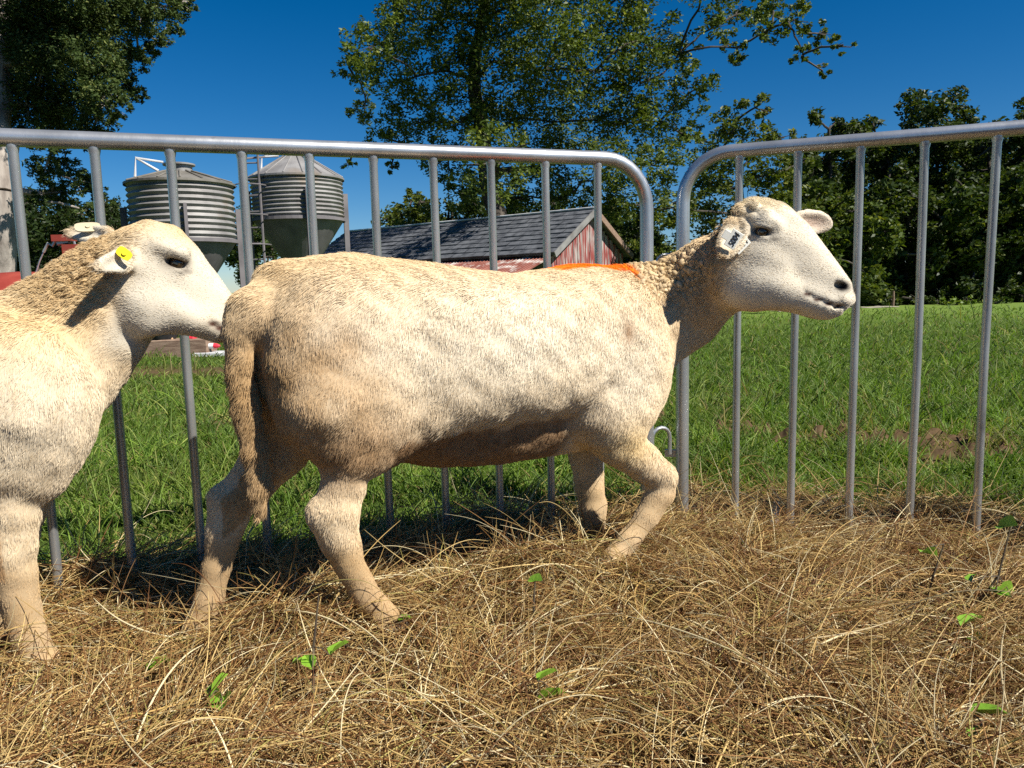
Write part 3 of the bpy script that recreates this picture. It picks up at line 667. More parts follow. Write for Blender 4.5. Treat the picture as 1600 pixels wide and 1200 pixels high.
# ------------------------------------------------------------------ sheep
class Grid:
    def __init__(self, lo, hi, h):
        self.lo = np.array(lo, float); self.h = h; self.n = np.ceil((np.array(hi) - self.lo) / h).astype(int) + 1
        self.F = np.full(self.n, .08, dtype=np.float32)
        self.ax = [self.lo[i] + np.arange(self.n[i]) * h for i in range(3)]
    def region(self, lo, hi):
        a = np.clip(np.floor((np.array(lo) - self.lo) / self.h).astype(int), 0, self.n - 1); b = np.clip(np.ceil((np.array(hi) - self.lo) / self.h).astype(int) + 1, 1, self.n)
        sl = tuple(slice(a[i], b[i]) for i in range(3))
        X, Y, Z = np.meshgrid(*[self.ax[i][sl[i]].astype(np.float32) for i in range(3)], indexing='ij')
        return sl, X, Y, Z
    def merge(self, sl, d, k, sub=False):
        A = self.F[sl]
        if sub:
            d = -d; h = np.clip(.5 + .5 * (d - A) / k, 0, 1); self.F[sl] = A * (1 - h) + d * h + k * h * (1 - h)
        else:
            h = np.clip(.5 + .5 * (A - d) / k, 0, 1); self.F[sl] = A * (1 - h) + d * h - k * h * (1 - h)
    def cone(self, A, B, ra, rb, k=.02, q=1.0, sub=False):
        """tapered limb from A to B; q squeezes it sideways (local y)"""
        A = np.array(A, float); B = np.array(B, float); m = max(ra, rb) + k + .03
        sl, X, Y, Z = self.region(np.minimum(A, B) - m, np.maximum(A, B) + m)
        if X.size == 0: return
        d = B - A; L2 = (d * d).sum()
        t = np.clip(((X - A[0]) * d[0] + (Y - A[1]) * d[1] + (Z - A[2]) * d[2]) / L2, 0, 1)
        dist = np.sqrt((X - A[0] - t * d[0]) ** 2 + ((Y - A[1] - t * d[1]) / q) ** 2 + (Z - A[2] - t * d[2]) ** 2) - (ra + (rb - ra) * t)
        self.merge(sl, dist * (.5 + .5 * q), k, sub)
    def chain(self, pts, k=.02, q=1.0):
        kj = k if k > .028 else .007        # limbs: no swelling at the joins
        for i, ((A, ra), (B, rb)) in enumerate(zip(pts[:-1], pts[1:])): self.cone(A, B, ra, rb, .03 if (i == 0 and k <= .028) else kj, q)
    def ell(self, c, r, ax=None, k=.02, sub=False):
        """ellipsoid; ax rows are its own axes"""
        c = np.array(c, float); r = np.array(r, float); ax = np.eye(3) if ax is None else np.asarray(ax, float); m = r.max() + k + .02
        sl, X, Y, Z = self.region(c - m, c + m)
        if X.size == 0: return
        dx, dy, dz = X - c[0], Y - c[1], Z - c[2]
        q = [(dx * a[0] + dy * a[1] + dz * a[2]) / rr for a, rr in zip(ax, r)]
        n1 = np.sqrt(q[0] ** 2 + q[1] ** 2 + q[2] ** 2); n2 = np.sqrt((q[0] / r[0]) ** 2 + (q[1] / r[1]) ** 2 + (q[2] / r[2]) ** 2) + 1e-6
        self.merge(sl, n1 * (n1 - 1) / n2, k, sub)
    def loft(self, O, e1, e2, e3, top, bot, wid, k=.03, ex=2.2, yc=None, cf=.5):
        """body of given top and bottom profile along axis e1 (heights along e3, half widths along e2)"""
        top = np.array(top); bot = np.array(bot); wid = np.array(wid)
        a0 = max(top[0, 0], bot[0, 0]); a1 = min(top[-1, 0], bot[-1, 0])
        a0 = min(top[0, 0], bot[0, 0]); a1 = max(top[-1, 0], bot[-1, 0])
        pts = np.array([O + e1 * a + e3 * b for a, b in list(map(tuple, top)) + list(map(tuple, bot))]); m = wid[:, 1].max() + k
        sl, X, Y, Z = self.region(pts.min(0) - m, pts.max(0) + m)
        P = (X - O[0], Y - O[1], Z - O[2])
        a = P[0] * e1[0] + P[1] * e1[1] + P[2] * e1[2]; l = P[0] * e2[0] + P[1] * e2[1] + P[2] * e2[2]; b = P[0] * e3[0] + P[1] * e3[1] + P[2] * e3[2]
        ac = np.clip(a, a0, a1)
        T = smooth_interp(ac, top); B = smooth_interp(ac, bot); W = smooth_interp(ac, wid)
        if yc is not None: l = l - smooth_interp(ac, np.array(yc))
        C = B + (T - B) * cf; H = np.where(b > C, np.maximum(T - C, .004), np.maximum(C - B, .004)); W = np.maximum(W, .004)
        n = (np.abs(l / W) ** ex + np.abs((b - C) / H) ** ex) ** (1 / ex)
        d = (n - 1) * np.minimum(H, W)
        out = np.maximum(a0 - a, a - a1)
        d = np.where(out > 0, np.sqrt(np.maximum(d, 0) ** 2 + out ** 2), d)
        self.merge(sl, d.astype(np.float32), k)
    def hit(self, o, d):
        t = np.arange(.6, 3.2, .001); p = o + d * t[:, None]; i = np.rint((p - self.lo) / self.h).astype(int)
        ok = ((i >= 0) & (i < self.n)).all(1); v = np.ones(len(t)); v[ok] = self.F[i[ok, 0], i[ok, 1], i[ok, 2]]
        k = np.argmax(v < 0); return p[k] if v[k] < 0 else None
    def mesh(self):
        F = self.F; n = np.array(F.shape); S = F < 0
        c = np.zeros(n - 1, dtype=np.int8)
        for i in (0, 1):
            for j in (0, 1):
                for k in (0, 1): c += S[i:n[0] - 1 + i, j:n[1] - 1 + j, k:n[2] - 1 + k]
        act = (c > 0) & (c < 8); I = np.argwhere(act); idm = np.full(act.shape, -1, dtype=np.int32); idm[act] = np.arange(len(I))
        acc = np.zeros((len(I), 3)); cnt = np.zeros(len(I))
        cor = [(i, j, k) for i in (0, 1) for j in (0, 1) for k in (0, 1)]
        for a in cor:
            for ax_ in range(3):
                if a[ax_]: continue
                b = list(a); b[ax_] = 1
                fa = F[I[:, 0] + a[0], I[:, 1] + a[1], I[:, 2] + a[2]]; fb = F[I[:, 0] + b[0], I[:, 1] + b[1], I[:, 2] + b[2]]
                cr_ = (fa < 0) != (fb < 0); t = np.where(cr_, fa / (fa - fb + 1e-12), 0)
                p = np.tile(np.array(a, float), (len(I), 1)); p[:, ax_] += t
                acc += p * cr_[:, None]; cnt += cr_
        V = self.lo + (I + acc / cnt[:, None]) * self.h
        faces = []
        for ax_ in range(3):
            o1, o2 = [(1, 2), (2, 0), (0, 1)][ax_]
            sa = [slice(None)] * 3; sb = [slice(None)] * 3; sa[ax_] = slice(0, -1); sb[ax_] = slice(1, None)
            A = S[tuple(sa)]; Bq = S[tuple(sb)]; E_ = np.argwhere(A != Bq)
            E_ = E_[(E_[:, o1] > 0) & (E_[:, o2] > 0) & (E_[:, o1] < n[o1] - 1) & (E_[:, o2] < n[o2] - 1)]
            flip = ~A[E_[:, 0], E_[:, 1], E_[:, 2]]
            def cell(d1, d2):
                q = E_.copy(); q[:, o1] += d1; q[:, o2] += d2; return idm[q[:, 0], q[:, 1], q[:, 2]]
            f = np.stack([cell(-1, -1), cell(0, -1), cell(0, 0), cell(-1, 0)], 1)
            f[flip] = f[flip][:, ::-1]; faces.append(f)
        return V, np.concatenate(faces)
def smooth_interp(x, tab):
    """monotone-ish cubic through a table of (a, value)"""
    tab = np.asarray(tab, float); xs, ys = tab[:, 0], tab[:, 1]
    dk = np.diff(ys) / np.diff(xs); m = np.empty(len(xs)); m[0], m[-1] = dk[0], dk[-1]
    if len(xs) > 2: m[1:-1] = np.where(dk[:-1] * dk[1:] > 0, 2 * dk[:-1] * dk[1:] / (dk[:-1] + dk[1:] + 1e-12), 0)
    i = np.clip(np.searchsorted(xs, x) - 1, 0, len(xs) - 2)
    h = xs[i + 1] - xs[i]; t = np.clip((x - xs[i]) / h, 0, 1); t2 = t * t; t3 = t2 * t
    return ((2 * t3 - 3 * t2 + 1) * ys[i] + (t3 - 2 * t2 + t) * h * m[i] + (-2 * t3 + 3 * t2) * ys[i + 1] + (t3 - t2) * h * m[i + 1])
class Frame:
    """local sheep frame: x forward, y to the sheep's left (away from the camera), z up"""
    def __init__(self, A, phi):
        self.A = np.array([A[0], A[1], 0.0]); self.phi = phi; c, s = math.cos(phi), math.sin(phi)
        self.R = np.array([[c, s, 0], [-s, c, 0], [0, 0, 1.0]])   # world -> local
    def loc(self, p): return self.R @ (np.asarray(p) - self.A)
    def P(self, px, py, lat=0.0):
        o = self.loc(CAM); d = self.R @ ray(px, py); t = (lat - o[1]) / d[1]; return o + d * t
    def Pp(self, px, py, O, n):
        """pixel onto the plane through O with normal n (local)"""
        o = self.loc(CAM); d = self.R @ ray(px, py); t = np.dot(np.asarray(O) - o, n) / np.dot(d, n); return o + d * t
def unit(v): v = np.asarray(v, float); return v / np.linalg.norm(v)
VOX = .0042
def smooth_verts(V, F, it=2):
    E_ = np.concatenate([F[:, [0, 1]], F[:, [1, 2]], F[:, [2, 3]], F[:, [3, 0]]]); 
    for _ in range(it):
        acc = np.zeros_like(V); cnt = np.zeros(len(V))
        for ax_ in range(3):
            acc[:, ax_] = np.bincount(E_[:, 0], V[E_[:, 1], ax_], len(V)) + np.bincount(E_[:, 1], V[E_[:, 0], ax_], len(V))
        cnt = np.bincount(E_[:, 0], minlength=len(V)) + np.bincount(E_[:, 1], minlength=len(V))
        V = V * .45 + acc / np.maximum(cnt, 1)[:, None] * .55
    return V
def vnormals(V, F):
    n = np.cross(V[F[:, 2]] - V[F[:, 0]], V[F[:, 3]] - V[F[:, 1]]); N = np.zeros_like(V)
    for k in range(4):
        for ax_ in range(3): N[:, ax_] += np.bincount(F[:, k], n[:, ax_], len(V))
    return N / (np.linalg.norm(N, axis=1)[:, None] + 1e-12), np.linalg.norm(n, axis=1) / 2
def blob(p, c, r):
    """soft 1..0 falloff round a point; r scalar or per-axis"""
    return np.exp(-(((p - np.asarray(c)) / np.asarray(r)) ** 2).sum(1))
CREAM = np.array([.72, .575, .385]); WHITE = np.array([.79, .71, .57]); TAN = np.array([.52, .35, .17]); BROWN = np.array([.36, .20, .085]); DARK = np.array([.16, .085, .04])

def finish_sheep(e, G, hd, colour, flow, length, dens, wool, bald, count, seed, curls=False):
    """mesh from the field, colours, then the coat of hairs; all in local coordinates"""
    r = np.random.default_rng(seed)
    V, F = G.mesh(); V = smooth_verts(V, F, 2); N, fa = vnormals(V, F)
    wl = wool(V)
    # tight wool knobs where the fleece has not shed
    cellp = V + .004 * np.stack([noise3(V, .05, 3), noise3(V, .05, 4), noise3(V, .05, 5)], 1)
    kn = np.abs(noise3(cellp, .034, 11)) + np.abs(noise3(cellp, .030, 12)); kn = np.clip(1 - kn * .9, 0, 1)
    V = V - N * (wl * kn * .010)[:, None] + N * (wl * .004)[:, None]
    V = V + N * (.0016 * noise3(V, .06, 8))[:, None] * (1 - bald(V))[:, None] 
    N, fa = vnormals(V, F)
    C = colour(V, N)
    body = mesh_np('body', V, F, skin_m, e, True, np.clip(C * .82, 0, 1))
    # hairs
    L = length(V); D = dens(V) * (1 - bald(V)) * (1 - (.45 * wl if curls else 0)); fd = D[F].mean(1) * fa; cdf = np.cumsum(fd); fi = np.searchsorted(cdf, r.random(count) * cdf[-1])
    u, v = r.random(count), r.random(count); q = F[fi]
    wts = np.stack([(1 - u) * (1 - v), u * (1 - v), u * v, (1 - u) * v], 1)
    root = (V[q] * wts[..., None]).sum(1); nn = (N[q] * wts[..., None]).sum(1); nn /= np.linalg.norm(nn, axis=1)[:, None]
    ln = (L[q] * wts).sum(1) * r.uniform(.5, 1.35, count); wr = (wl[q] * wts).sum(1)
    fl = flow(root); fl = fl - nn * (fl * nn).sum(1)[:, None]; fl /= np.linalg.norm(fl, axis=1)[:, None] + 1e-9
    # clumps: neighbouring hairs lean together
    cl = np.stack([noise3(root, .035, 21), noise3(root, .035, 22), noise3(root, .035, 23)], 1) * .20
    ac = np.cross(nn, fl); u_ = (root * ac).sum(1); v_ = (root * fl).sum(1)
    st1 = noise3(np.stack([u_, v_ * .16, root[:, 0] * .3], 1), .008, 41); st2 = noise3(np.stack([u_, v_ * .22, root[:, 0] * .3], 1), .020, 42); st3 = noise3(root, .06, 43)
    lift = np.clip(.5 * st1 + .4 * st2, -.9, 1.1)
    jit = r.normal(0, .12, (count, 3))
    side = cl + jit; side -= nn * (side * nn).sum(1)[:, None]
    d0 = fl * (1 - .6 * wr)[:, None] + nn * np.maximum(.20 + .08 * lift + .6 * wr, .12)[:, None] + side * (1 + 1.2 * wr)[:, None]; d0 /= np.linalg.norm(d0, axis=1)[:, None]
    d1 = fl * 1.0 + nn * np.maximum(.07 + .03 * lift, .045)[:, None] + side * 1.2; d1 /= np.linalg.norm(d1, axis=1)[:, None]
    K = 4; pts = np.zeros((count, K, 3)); pts[:, 0] = root - nn * .0003
    for k in range(1, K):
        t = (k - 1) / (K - 2); d = d0 * (1 - t) + d1 * t; pts[:, k] = pts[:, k - 1] + d * (ln / (K - 1))[:, None]
    hc = (C[q] * wts[..., None]).sum(1)
    var = 1 + .08 * st1 + .05 * st2 + r.normal(0, .08, count)
    hc = hc * np.clip(var, .55, 1.35)[:, None]
    tanm = np.clip(-.16 * st2 - .16 * st1 + .14 * r.random(count), 0, .55); hc = lerp(hc, hc * np.array([.80, .68, .50]), tanm)
    hh = hd(root); rad = (.00040 * (1 - .45 * hh) * (1 + .3 * r.random(count)))[:, None] * np.array([1.0, 1.0, .8, .25])[None]
    make_curves('coat', pts, rad, np.clip(hc, 0, .95), hair_m, e)
    if curls:
        cand = np.where(wl > .50)[0]; r.shuffle(cand); keep = np.zeros((0, 3)); ids = []
        for i in cand[:6000]:
            if len(keep) == 0 or ((keep - V[i]) ** 2).sum(1).min() > .0088 ** 2: keep = np.vstack([keep, V[i]]); ids.append(i)
            if len(ids) >= 800: break
        bm = bmesh.new(); bmesh.ops.create_icosphere(bm, subdivisions=2, radius=1.0); sv = np.array([q.co[:] for q in bm.verts]); sf = np.array([[q.index for q in f.verts] for f in bm.faces]); bm.free()
        Vs, Fs, Cs = [], [], []
        for k, i in enumerate(ids):
            rr = r.uniform(.0042, .0078) * (.55 + .5 * wl[i]); n_ = N[i]; t_ = unit(np.cross(n_, r.normal(size=3))); b_ = np.cross(n_, t_)
            q_ = sv * np.array([1.15, r.uniform(.65, 1.0), .7]) * rr * (1 + .22 * np.sin(sv[:, [0]] * 7 + k) * np.cos(sv[:, [1]] * 6 + k))
            Vs.append(V[i] - n_ * rr * .05 + q_ @ np.array([t_, b_, n_])); Fs.append(sf + k * len(sv)); Cs.append(np.tile(C[i] * r.uniform(.62, 1.0), (len(sv), 1)))
        o = mesh_np('wool_curls', np.concatenate(Vs), np.concatenate(Fs), skin_m, e, True, np.clip(np.concatenate(Cs), 0, .9)); o['kind'] = 'stuff'
    return V, F, N

eye_m = mat_noise('sheep_eye', (.035, .022, .012), (.075, .05, .025), 60, .08, 0, spec=.7)
pupil_m = mat_noise('sheep_pupil', (.004, .004, .005), (.008, .008, .008), 60, .05, 0, spec=.8)
hoof_m = mat_noise('hoof_horn', (.10, .075, .05), (.20, .15, .10), 20, .6)
tag_white = mat_noise('white_tag_plastic', (.70, .68, .60), (.80, .78, .70), 12, .45)
tag_yellow = mat_noise('yellow_tag_plastic', (.80, .62, .01), (.86, .70, .02), 12, .45)
tag_beige = mat_noise('beige_tag_plastic', (.42, .36, .24), (.52, .45, .30), 12, .5)
ink = mat_noise('black_ink', (.01, .01, .012), (.02, .02, .02), 10, .6)

def hoof(e, p, fwd, size=.03):
    for s in (-1, 1):
        mb = MB(); side = np.array([-fwd[1], fwd[0], 0]); c = np.asarray(p) + side * s * size * .42
        V = []; 
        prof = [(-.9, .55, .9), (-.2, .62, 1.0), (.7, .50, .62), (1.25, .22, .16)]
        for (a, hw, h) in prof:
            for (ww, hh) in ((-1, 0), (1, 0), (.75, h), (-.75, h)):
                V.append(c + np.asarray(fwd) * a * size + side * ww * hw * size * .62 + np.array([0, 0, hh * size * 1.15]))
        Fq = []
        for i in range(3):
            for j in range(4): Fq.append((i * 4 + j, i * 4 + (j + 1) % 4, i * 4 + 4 + (j + 1) % 4, i * 4 + 4 + j))
        Fq += [(0, 1, 2, 3), (12, 13, 14, 15)]
        mb.add(V, Fq).build('hoof', hoof_m, e)

def head_field(G, fr, O, hx, hy, hz, prof, eye, nostril, mouth):
    """head built on its own midplane: hx forward, hy left, hz up"""
    def PP(px, py): return fr.Pp(px, py, O, hy)
    def ab(px, py):
        p = PP(px, py) - O; return (float(p @ hx), float(p @ hz))
    top = sorted(ab(*q) for q in prof['top']); bot = sorted(ab(*q) for q in prof['bot'])
    a0 = max(top[0][0], bot[0][0]); a1 = min(top[-1][0], bot[-1][0])
    A0, A1 = top[0][0], top[-1][0]
    wid = [(A0 + (A1 - A0) * t, wv) for t, wv in prof['wid']]
    G.loft(O, hx, hy, hz, top, bot, wid, .018, 2.6, None, .33)
    return ab, PP

# ------------ the walking ewe in the middle
def front_sheep():
    fr = Frame((-.387, 1.443), math.radians(26)); P = fr.P
    e = empty('sheep', (fr.A[0], fr.A[1], 0), fr.phi)
    tag(e, 'cream hair sheep striding right with white 5004 ear tag and long tail', 'sheep', 'hair sheep in front of the barriers')
    G = Grid((-.36, -.36, -.01), (1.32, .36, .98), VOX)
    ex, ey, ez = np.eye(3)
    tp = [(386, 560), (389, 505), (395, 472), (406, 452), (434, 425), (480, 403), (530, 397), (600, 404), (680, 414), (740, 424), (800, 428), (850, 421), (900, 414), (955, 417), (990, 424), (1015, 442), (1030, 500)]
    bt = [(386, 575), (392, 598), (408, 630), (434, 662), (474, 690), (530, 705), (600, 716), (700, 728), (790, 720), (880, 706), (945, 690), (982, 662), (1010, 618), (1030, 552)]
    top = [(P(*q)[0], P(*q)[2]) for q in tp]; bot = [(P(*q)[0], P(*q)[2]) for q in bt]
    x0, x1 = top[0][0], top[-1][0]
    wid = [(x0 + (x1 - x0) * t, v) for t, v in ((0, .028), (.04, .06), (.10, .10), (.18, .132), (.28, .155), (.42, .174), (.55, .178), (.68, .166), (.80, .138), (.90, .100), (.96, .068), (1, .04))]
    # barrel of the fleece, with a narrower belly hanging under it
    bar = [(a, b + .085 * float(sstep(x0 + .28, x0 + .42, a) * sstep(x1 - .08, x1 - .22, a))) for a, b in bot]
    G.loft(np.zeros(3), ex, ey, ez, top, bar, wid, .03, 2.6, None, .44)
    G.loft(np.zeros(3), ex, ey, ez, [(a, b - .10) for a, b in top[4:-3]], bot[3:-2], [(a, v * .62) for a, v in wid[2:-2]], .014, 2.2)
    # haunch, shoulder muscle
    for s in (-1, 1):
        G.ell(P(520, 560) * (1, 0, 1) + (0, s * .085, 0), (.136, .078, .165), None, .04)
        G.ell(P(545, 640) * (1, 0, 1) + (0, s * .095, 0), (.085, .06, .11), None, .05)
        G.ell(P(950, 560) * (1, 0, 1) + (0, s * .082, 0), (.095, .058, .155), None, .05)
        G.ell(P(930, 640) * (1, 0, 1) + (0, s * .088, 0), (.075, .055, .075), None, .04)
    # legs: near hind, far hind, near fore (lifted), far fore
    ln = lambda L, lat: [(P(x, y, lat), rr) for x, y, rr in L]
    G.chain(ln([(520, 640, .095), (545, 705, .058), (538, 755, .040), (524, 800, .043), (532, 848, .034), (553, 896, .0262), (578, 938, .0255), (600, 963, .030)], -.095), .022, .85)
    G.cone(P(500, 803, -.095), P(520, 840, -.095), .020, .018, .02)
    G.chain(ln([(455, 640, .085), (432, 700, .062), (400, 745, .045), (366, 782, .041), (352, 832, .033), (339, 885, .0262), (326, 940, .0255), (312, 982, .031)], .06), .022, .85)
    G.cone(P(343, 780, .06), P(345, 820, .06), .018, .018, .02)
    G.chain(ln([(935, 640, .068), (965, 690, .052), (1005, 722, .041), (1034, 748, .036), (1032, 770, .033), (1011, 808, .027), (982, 845, .025), (958, 874, .028)], -.085), .02, .85)
    G.chain(ln([(912, 660, .06), (916, 715, .040), (922, 765, .034), (926, 790, .034), (929, 820, .027), (932, 842, .026), (936, 862, .029)], .085), .02, .9)
    # tail
    G.cone(P(440, 462, -.02), P(392, 492, -.045), .055, .036, .035, .8); G.chain(ln([(392, 490, .036), (376, 520, .027), (374, 570, .022), (383, 630, .022), (398, 700, .021), (407, 760, .018), (408, 800, .009)], -.045), .012, .8)
    # neck
    def ch(L, k, q):
        G.chain([(P(x, y, lat), rr) for x, y, lat, rr in L], k, q)
    ch([(965, 545, 0, .142), (1010, 506, .0, .112), (1070, 472, -.010, .102), (1112, 436, -.060, .088), (1142, 414, -.105, .079)], .04, .62)
    G.ell(P(985, 590, 0), (.075, .085, .10), None, .05)
    # head
    psi = math.radians(-19) - fr.phi; hx0 = np.array([math.cos(psi), math.sin(psi), 0]); hy = np.array([-hx0[1], hx0[0], 0])
    O = P(1165, 410, -.135)
    pn = fr.Pp(1325, 452, O, hy); hx = unit(pn - O); hz = np.cross(hx, hy); hz = unit(hz); hx = np.cross(hy, hz)
    prof = dict(top=[(1118, 385), (1128, 350), (1155, 325), (1188, 311), (1222, 318), (1250, 338), (1278, 370), (1302, 402), (1320, 424), (1331, 440), (1334, 456)],
                bot=[(1112, 420), (1120, 455), (1142, 478), (1170, 484), (1210, 482), (1240, 488), (1265, 496), (1290, 499), (1308, 494), (1320, 484), (1332, 466)],
                wid=((0, .045), (.08, .058), (.2, .070), (.32, .074), (.45, .066), (.58, .055), (.72, .046), (.84, .040), (.94, .033), (1, .020)))
    ab, PP = head_field(G, fr, O, hx, hy, hz, prof, None, None, None)
    def W(px, py, l):
        p = fr.Pp(px, py, O - hy * abs(l), hy)
        return p if l <= 0 else p - 2 * hy * float((p - O) @ hy)
    WF = lambda px, py, l: fr.Pp(px, py, O + hy * l, hy)
    AX = np.array([hx, hy, hz])
    for s in (-1, 1):
        G.ell(W(1172, 440, s * .048), (.062, .022, .050), AX, .045)           # cheek 
        G.cone(W(1215, 452, s * .040), W(1285, 474, s * .026), .026, .018, .035) 
    def S(px, py, s=-1, din=0.0):
        p = G.hit(fr.loc(CAM), fr.R @ ray(px, py)); p = fr.Pp(px, py, O, hy) if p is None else p
        p = p + hy * din
        return p if s < 0 else p - 2 * hy * float((p - O) @ hy)
    eye0 = S(1190, 362); nos0 = S(1313, 447); mth = [S(*q) for q in ((1257, 455), (1270, 464), (1288, 472), (1304, 478), (1318, 479))]; tear = S(1213, 377); tagp = None
    mir = lambda p: p - 2 * hy * float((p - O) @ hy)
    for s in (-1, 1):
        mm = (lambda p: p) if s < 0 else mir
        for a_, b_ in zip(mth[:-1], mth[1:]): G.cone(mm(a_), mm(b_), .0042, .0042, .004, sub=True)
        G.ell(W(1196, 344, s * .058), (.030, .013, .012), AX, .020)          # brow
        G.ell(mm(eye0), (.017, .011, .0095), AX, .006, True)    # eye socket
        G.ell(mm(eye0) + hz * .0115 + hy * s * .002, (.019, .006, .0042), AX, .006)        # upper lid
        G.ell(mm(eye0) - hz * .0105 + hx * .002, (.016, .0045, .0030), AX, .006)          # lower lid
        G.ell(mm(nos0), (.015, .012, .0080), AX, .005, True)   # nostril
    G.cone(W(1300, 483, -.032), W(1325, 482, 0), .0045, .0045, .006, sub=True); G.cone(W(1300, 483, .032), W(1325, 482, 0), .0045, .0045, .006, sub=True)
    G.ell(W(1316, 466, 0), (.026, .036, .016), AX, .012)
    # ears: near one folded back along the cheek, far one held out
    eb = W(1160, 340, -.056); et = eb + (W(1136, 398, -.056) - W(1160, 340, -.056)) - hy * .058
    d_n = d = unit(et - eb); nrm = unit(np.cross(d, unit(fr.loc(CAM) - eb)))
    ax_n = np.array([d, nrm, np.cross(d, nrm)]); L_ = np.linalg.norm(et - eb)
    G.ell((eb + et) / 2, (L_ * .62, .030, .0095), ax_n, .008)
    G.ell((eb + et) / 2 + ax_n[2] * .006 * np.sign(np.dot(ax_n[2], fr.loc(CAM) - eb)) + d * .008, (L_ * .45, .018, .006), ax_n, .005, True)
    for (bx, by, sx) in ((1160, 330, .016), (1178, 322, .013), (1195, 334, .016), (1176, 340, .010)):
        G.ell(W(bx, by, -.055), (sx, .014, sx * .8), AX, .008)
    fb = WF(1235, 345, .055); ft = WF(1297, 350, .125)
    d = unit(ft - fb); up = unit(hz - d * np.dot(hz, d)); ax_f = np.array([d, up, np.cross(d, up)])
    G.ell((fb + ft) / 2, (np.linalg.norm(ft - fb) * .58, .029, .0095), ax_f, .008)
    cs = np.sign(np.dot(ax_f[2], fr.loc(CAM) - fb))
    G.ell((fb + ft) / 2 + ax_f[2] * cs * .008 + d * .006, (np.linalg.norm(ft - fb) * .45, .019, .007), ax_f, .004, True)
    nose = W(1325, 447, 0); eyep = eye0; chin = W(1290, 480, 0); poll = W(1185, 318, 0)
    wth = P(918, 412); but = P(455, 600, -.12); sh = P(985, 518, -.15)
    def headness(p): return np.clip(np.maximum(sstep(-.06, .01, (p - O) @ hx) * sstep(-.16, -.11, (p - O) @ hz), 1.6 * blob(p, (eb + et) / 2 + d_n * .01, .030)), 0, 1)
    def colour(p, n):
        z = p[:, 2]; h = headness(p)
        c = np.tile(CREAM, (len(p), 1))
        up = sstep(.55, .72, z) * (1 - h); c = lerp(c, np.array([.60, .43, .22]), up * (.55 + .2 * noise3(p, .16, 1)))
        side = blob(p, P(790, 530, -.17), (.36, .2, .13)); c = lerp(c, WHITE, .85 * side)
        c = lerp(c, WHITE, .7 * blob(p, P(560, 530, -.16), (.10, .2, .07)) + .6 * blob(p, P(985, 590, -.14), (.10, .15, .10)))
        st = sstep(-.1, .9, noise3(p * (1, 1, .45), .045, 2)); c = lerp(c, TAN, .07 * st * (1 - h))
        c = lerp(c, np.array([.42, .25, .10]), np.clip(1.25 * blob(p, but, (.15, .16, .12)), 0, .85) * (.75 + .25 * noise3(p, .08, 5)))
        c = lerp(c, BROWN, np.clip(.9 * blob(p, P(545, 700, -.10), (.10, .12, .06)), 0, .7))
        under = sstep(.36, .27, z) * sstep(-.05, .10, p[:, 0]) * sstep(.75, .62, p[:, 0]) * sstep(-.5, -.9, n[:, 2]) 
        zl_ = P(760, 674, -.16)[2]; low = sstep(zl_ + .012, zl_ - .012, z + .010 * noise3(p, .05, 14)) * sstep(P(585, 690, -.1)[0], P(625, 690, -.1)[0], p[:, 0]) * sstep(P(905, 690, -.1)[0], P(880, 690, -.1)[0], p[:, 0]) * (z > .2); c = lerp(c, np.array([.27, .15, .07]), .85 * low)  # belly below the fleece edge: brown coat, with its shade put into the colour
        leg = sstep(.27, .20, z); c = lerp(c, np.where((p[:, 0] < .35)[:, None], np.array([.42, .275, .135]), np.array([.54, .385, .215])), .85 * leg); c = lerp(c, TAN, .28 * leg * sstep(-.4, .8, noise3(p * (1, 1, .5), .07, 6)))
        c = lerp(c, np.array([.78, .56, .22]), .6 * blob(p, P(975, 690, -.1), (.06, .08, .05)))
        c = lerp(c, WHITE, h * .92); c = lerp(c, np.array([.80, .66, .40]), .7 * blob(p, poll, (.06, .07, .025)))
        c = lerp(c, np.array([.62, .42, .22]), .55 * h * blob(p, W(1180, 482, -.03), (.08, .06, .02)))
        nk = blob(p, P(1085, 470, -.06), (.10, .2, .12)); c = lerp(c, np.array([.62, .44, .25]), .6 * nk * (1 - h))
        c = lerp(c, np.array([.52, .37, .19]), .7 * wool(p) * (.6 + .4 * noise3(p, .05, 9)))
        tl = np.exp(-(np.maximum(p[:, 0] + .085, 0) / .03) ** 2) * (p[:, 1] < .03) * sstep(.66, .56, z); c = lerp(c, np.array([.46, .30, .145]), .85 * tl)
        c = lerp(c, np.array([.30, .15, .06]), .75 * blob(p, sh, (.014, .05, .024)))
        # orange marking paint along the withers
        m = sstep(-.068, -.055, p[:, 1] + .008 * noise3(p, .03, 4)) * sstep(P(852, 415)[0], P(868, 415)[0], p[:, 0]) * sstep(P(985, 415)[0], P(968, 415)[0], p[:, 0]) * sstep(.66, .69, z)
        c = lerp(c, np.array([.95, .20, .004]), m)
        c = lerp(c, np.array([.018, .016, .016]), np.clip(1.5 * (blob(p, nos0 + hx * .004, (.018, .016, .011)) + blob(p, mir(nos0) + hx * .004, (.018, .016, .011)) + blob(p, W(1332, 455, 0), (.008, .02, .012))), 0, 1))
        c = lerp(c, np.array([.05, .032, .025]), np.clip(1.4 * (blob(p, eye0, (.020, .02, .0095)) + .5 * blob(p, tear - hx * .004 + hz * .003, (.012, .012, .005))), 0, 1))
        ml = np.clip(1.5 * sum(blob(p, (a_ + b_) / 2, (.009, .012, .0042)) for a_, b_ in zip(mth[:-1], mth[1:])), 0, 1); c = lerp(c, np.array([.10, .05, .035]), ml)
        c = lerp(c, np.array([.72, .45, .36]), .5 * blob(p, (fb + ft) / 2 + ax_f[2] * cs * .004, (.05, .05, .02)))
        return np.clip(c, .01, .92)
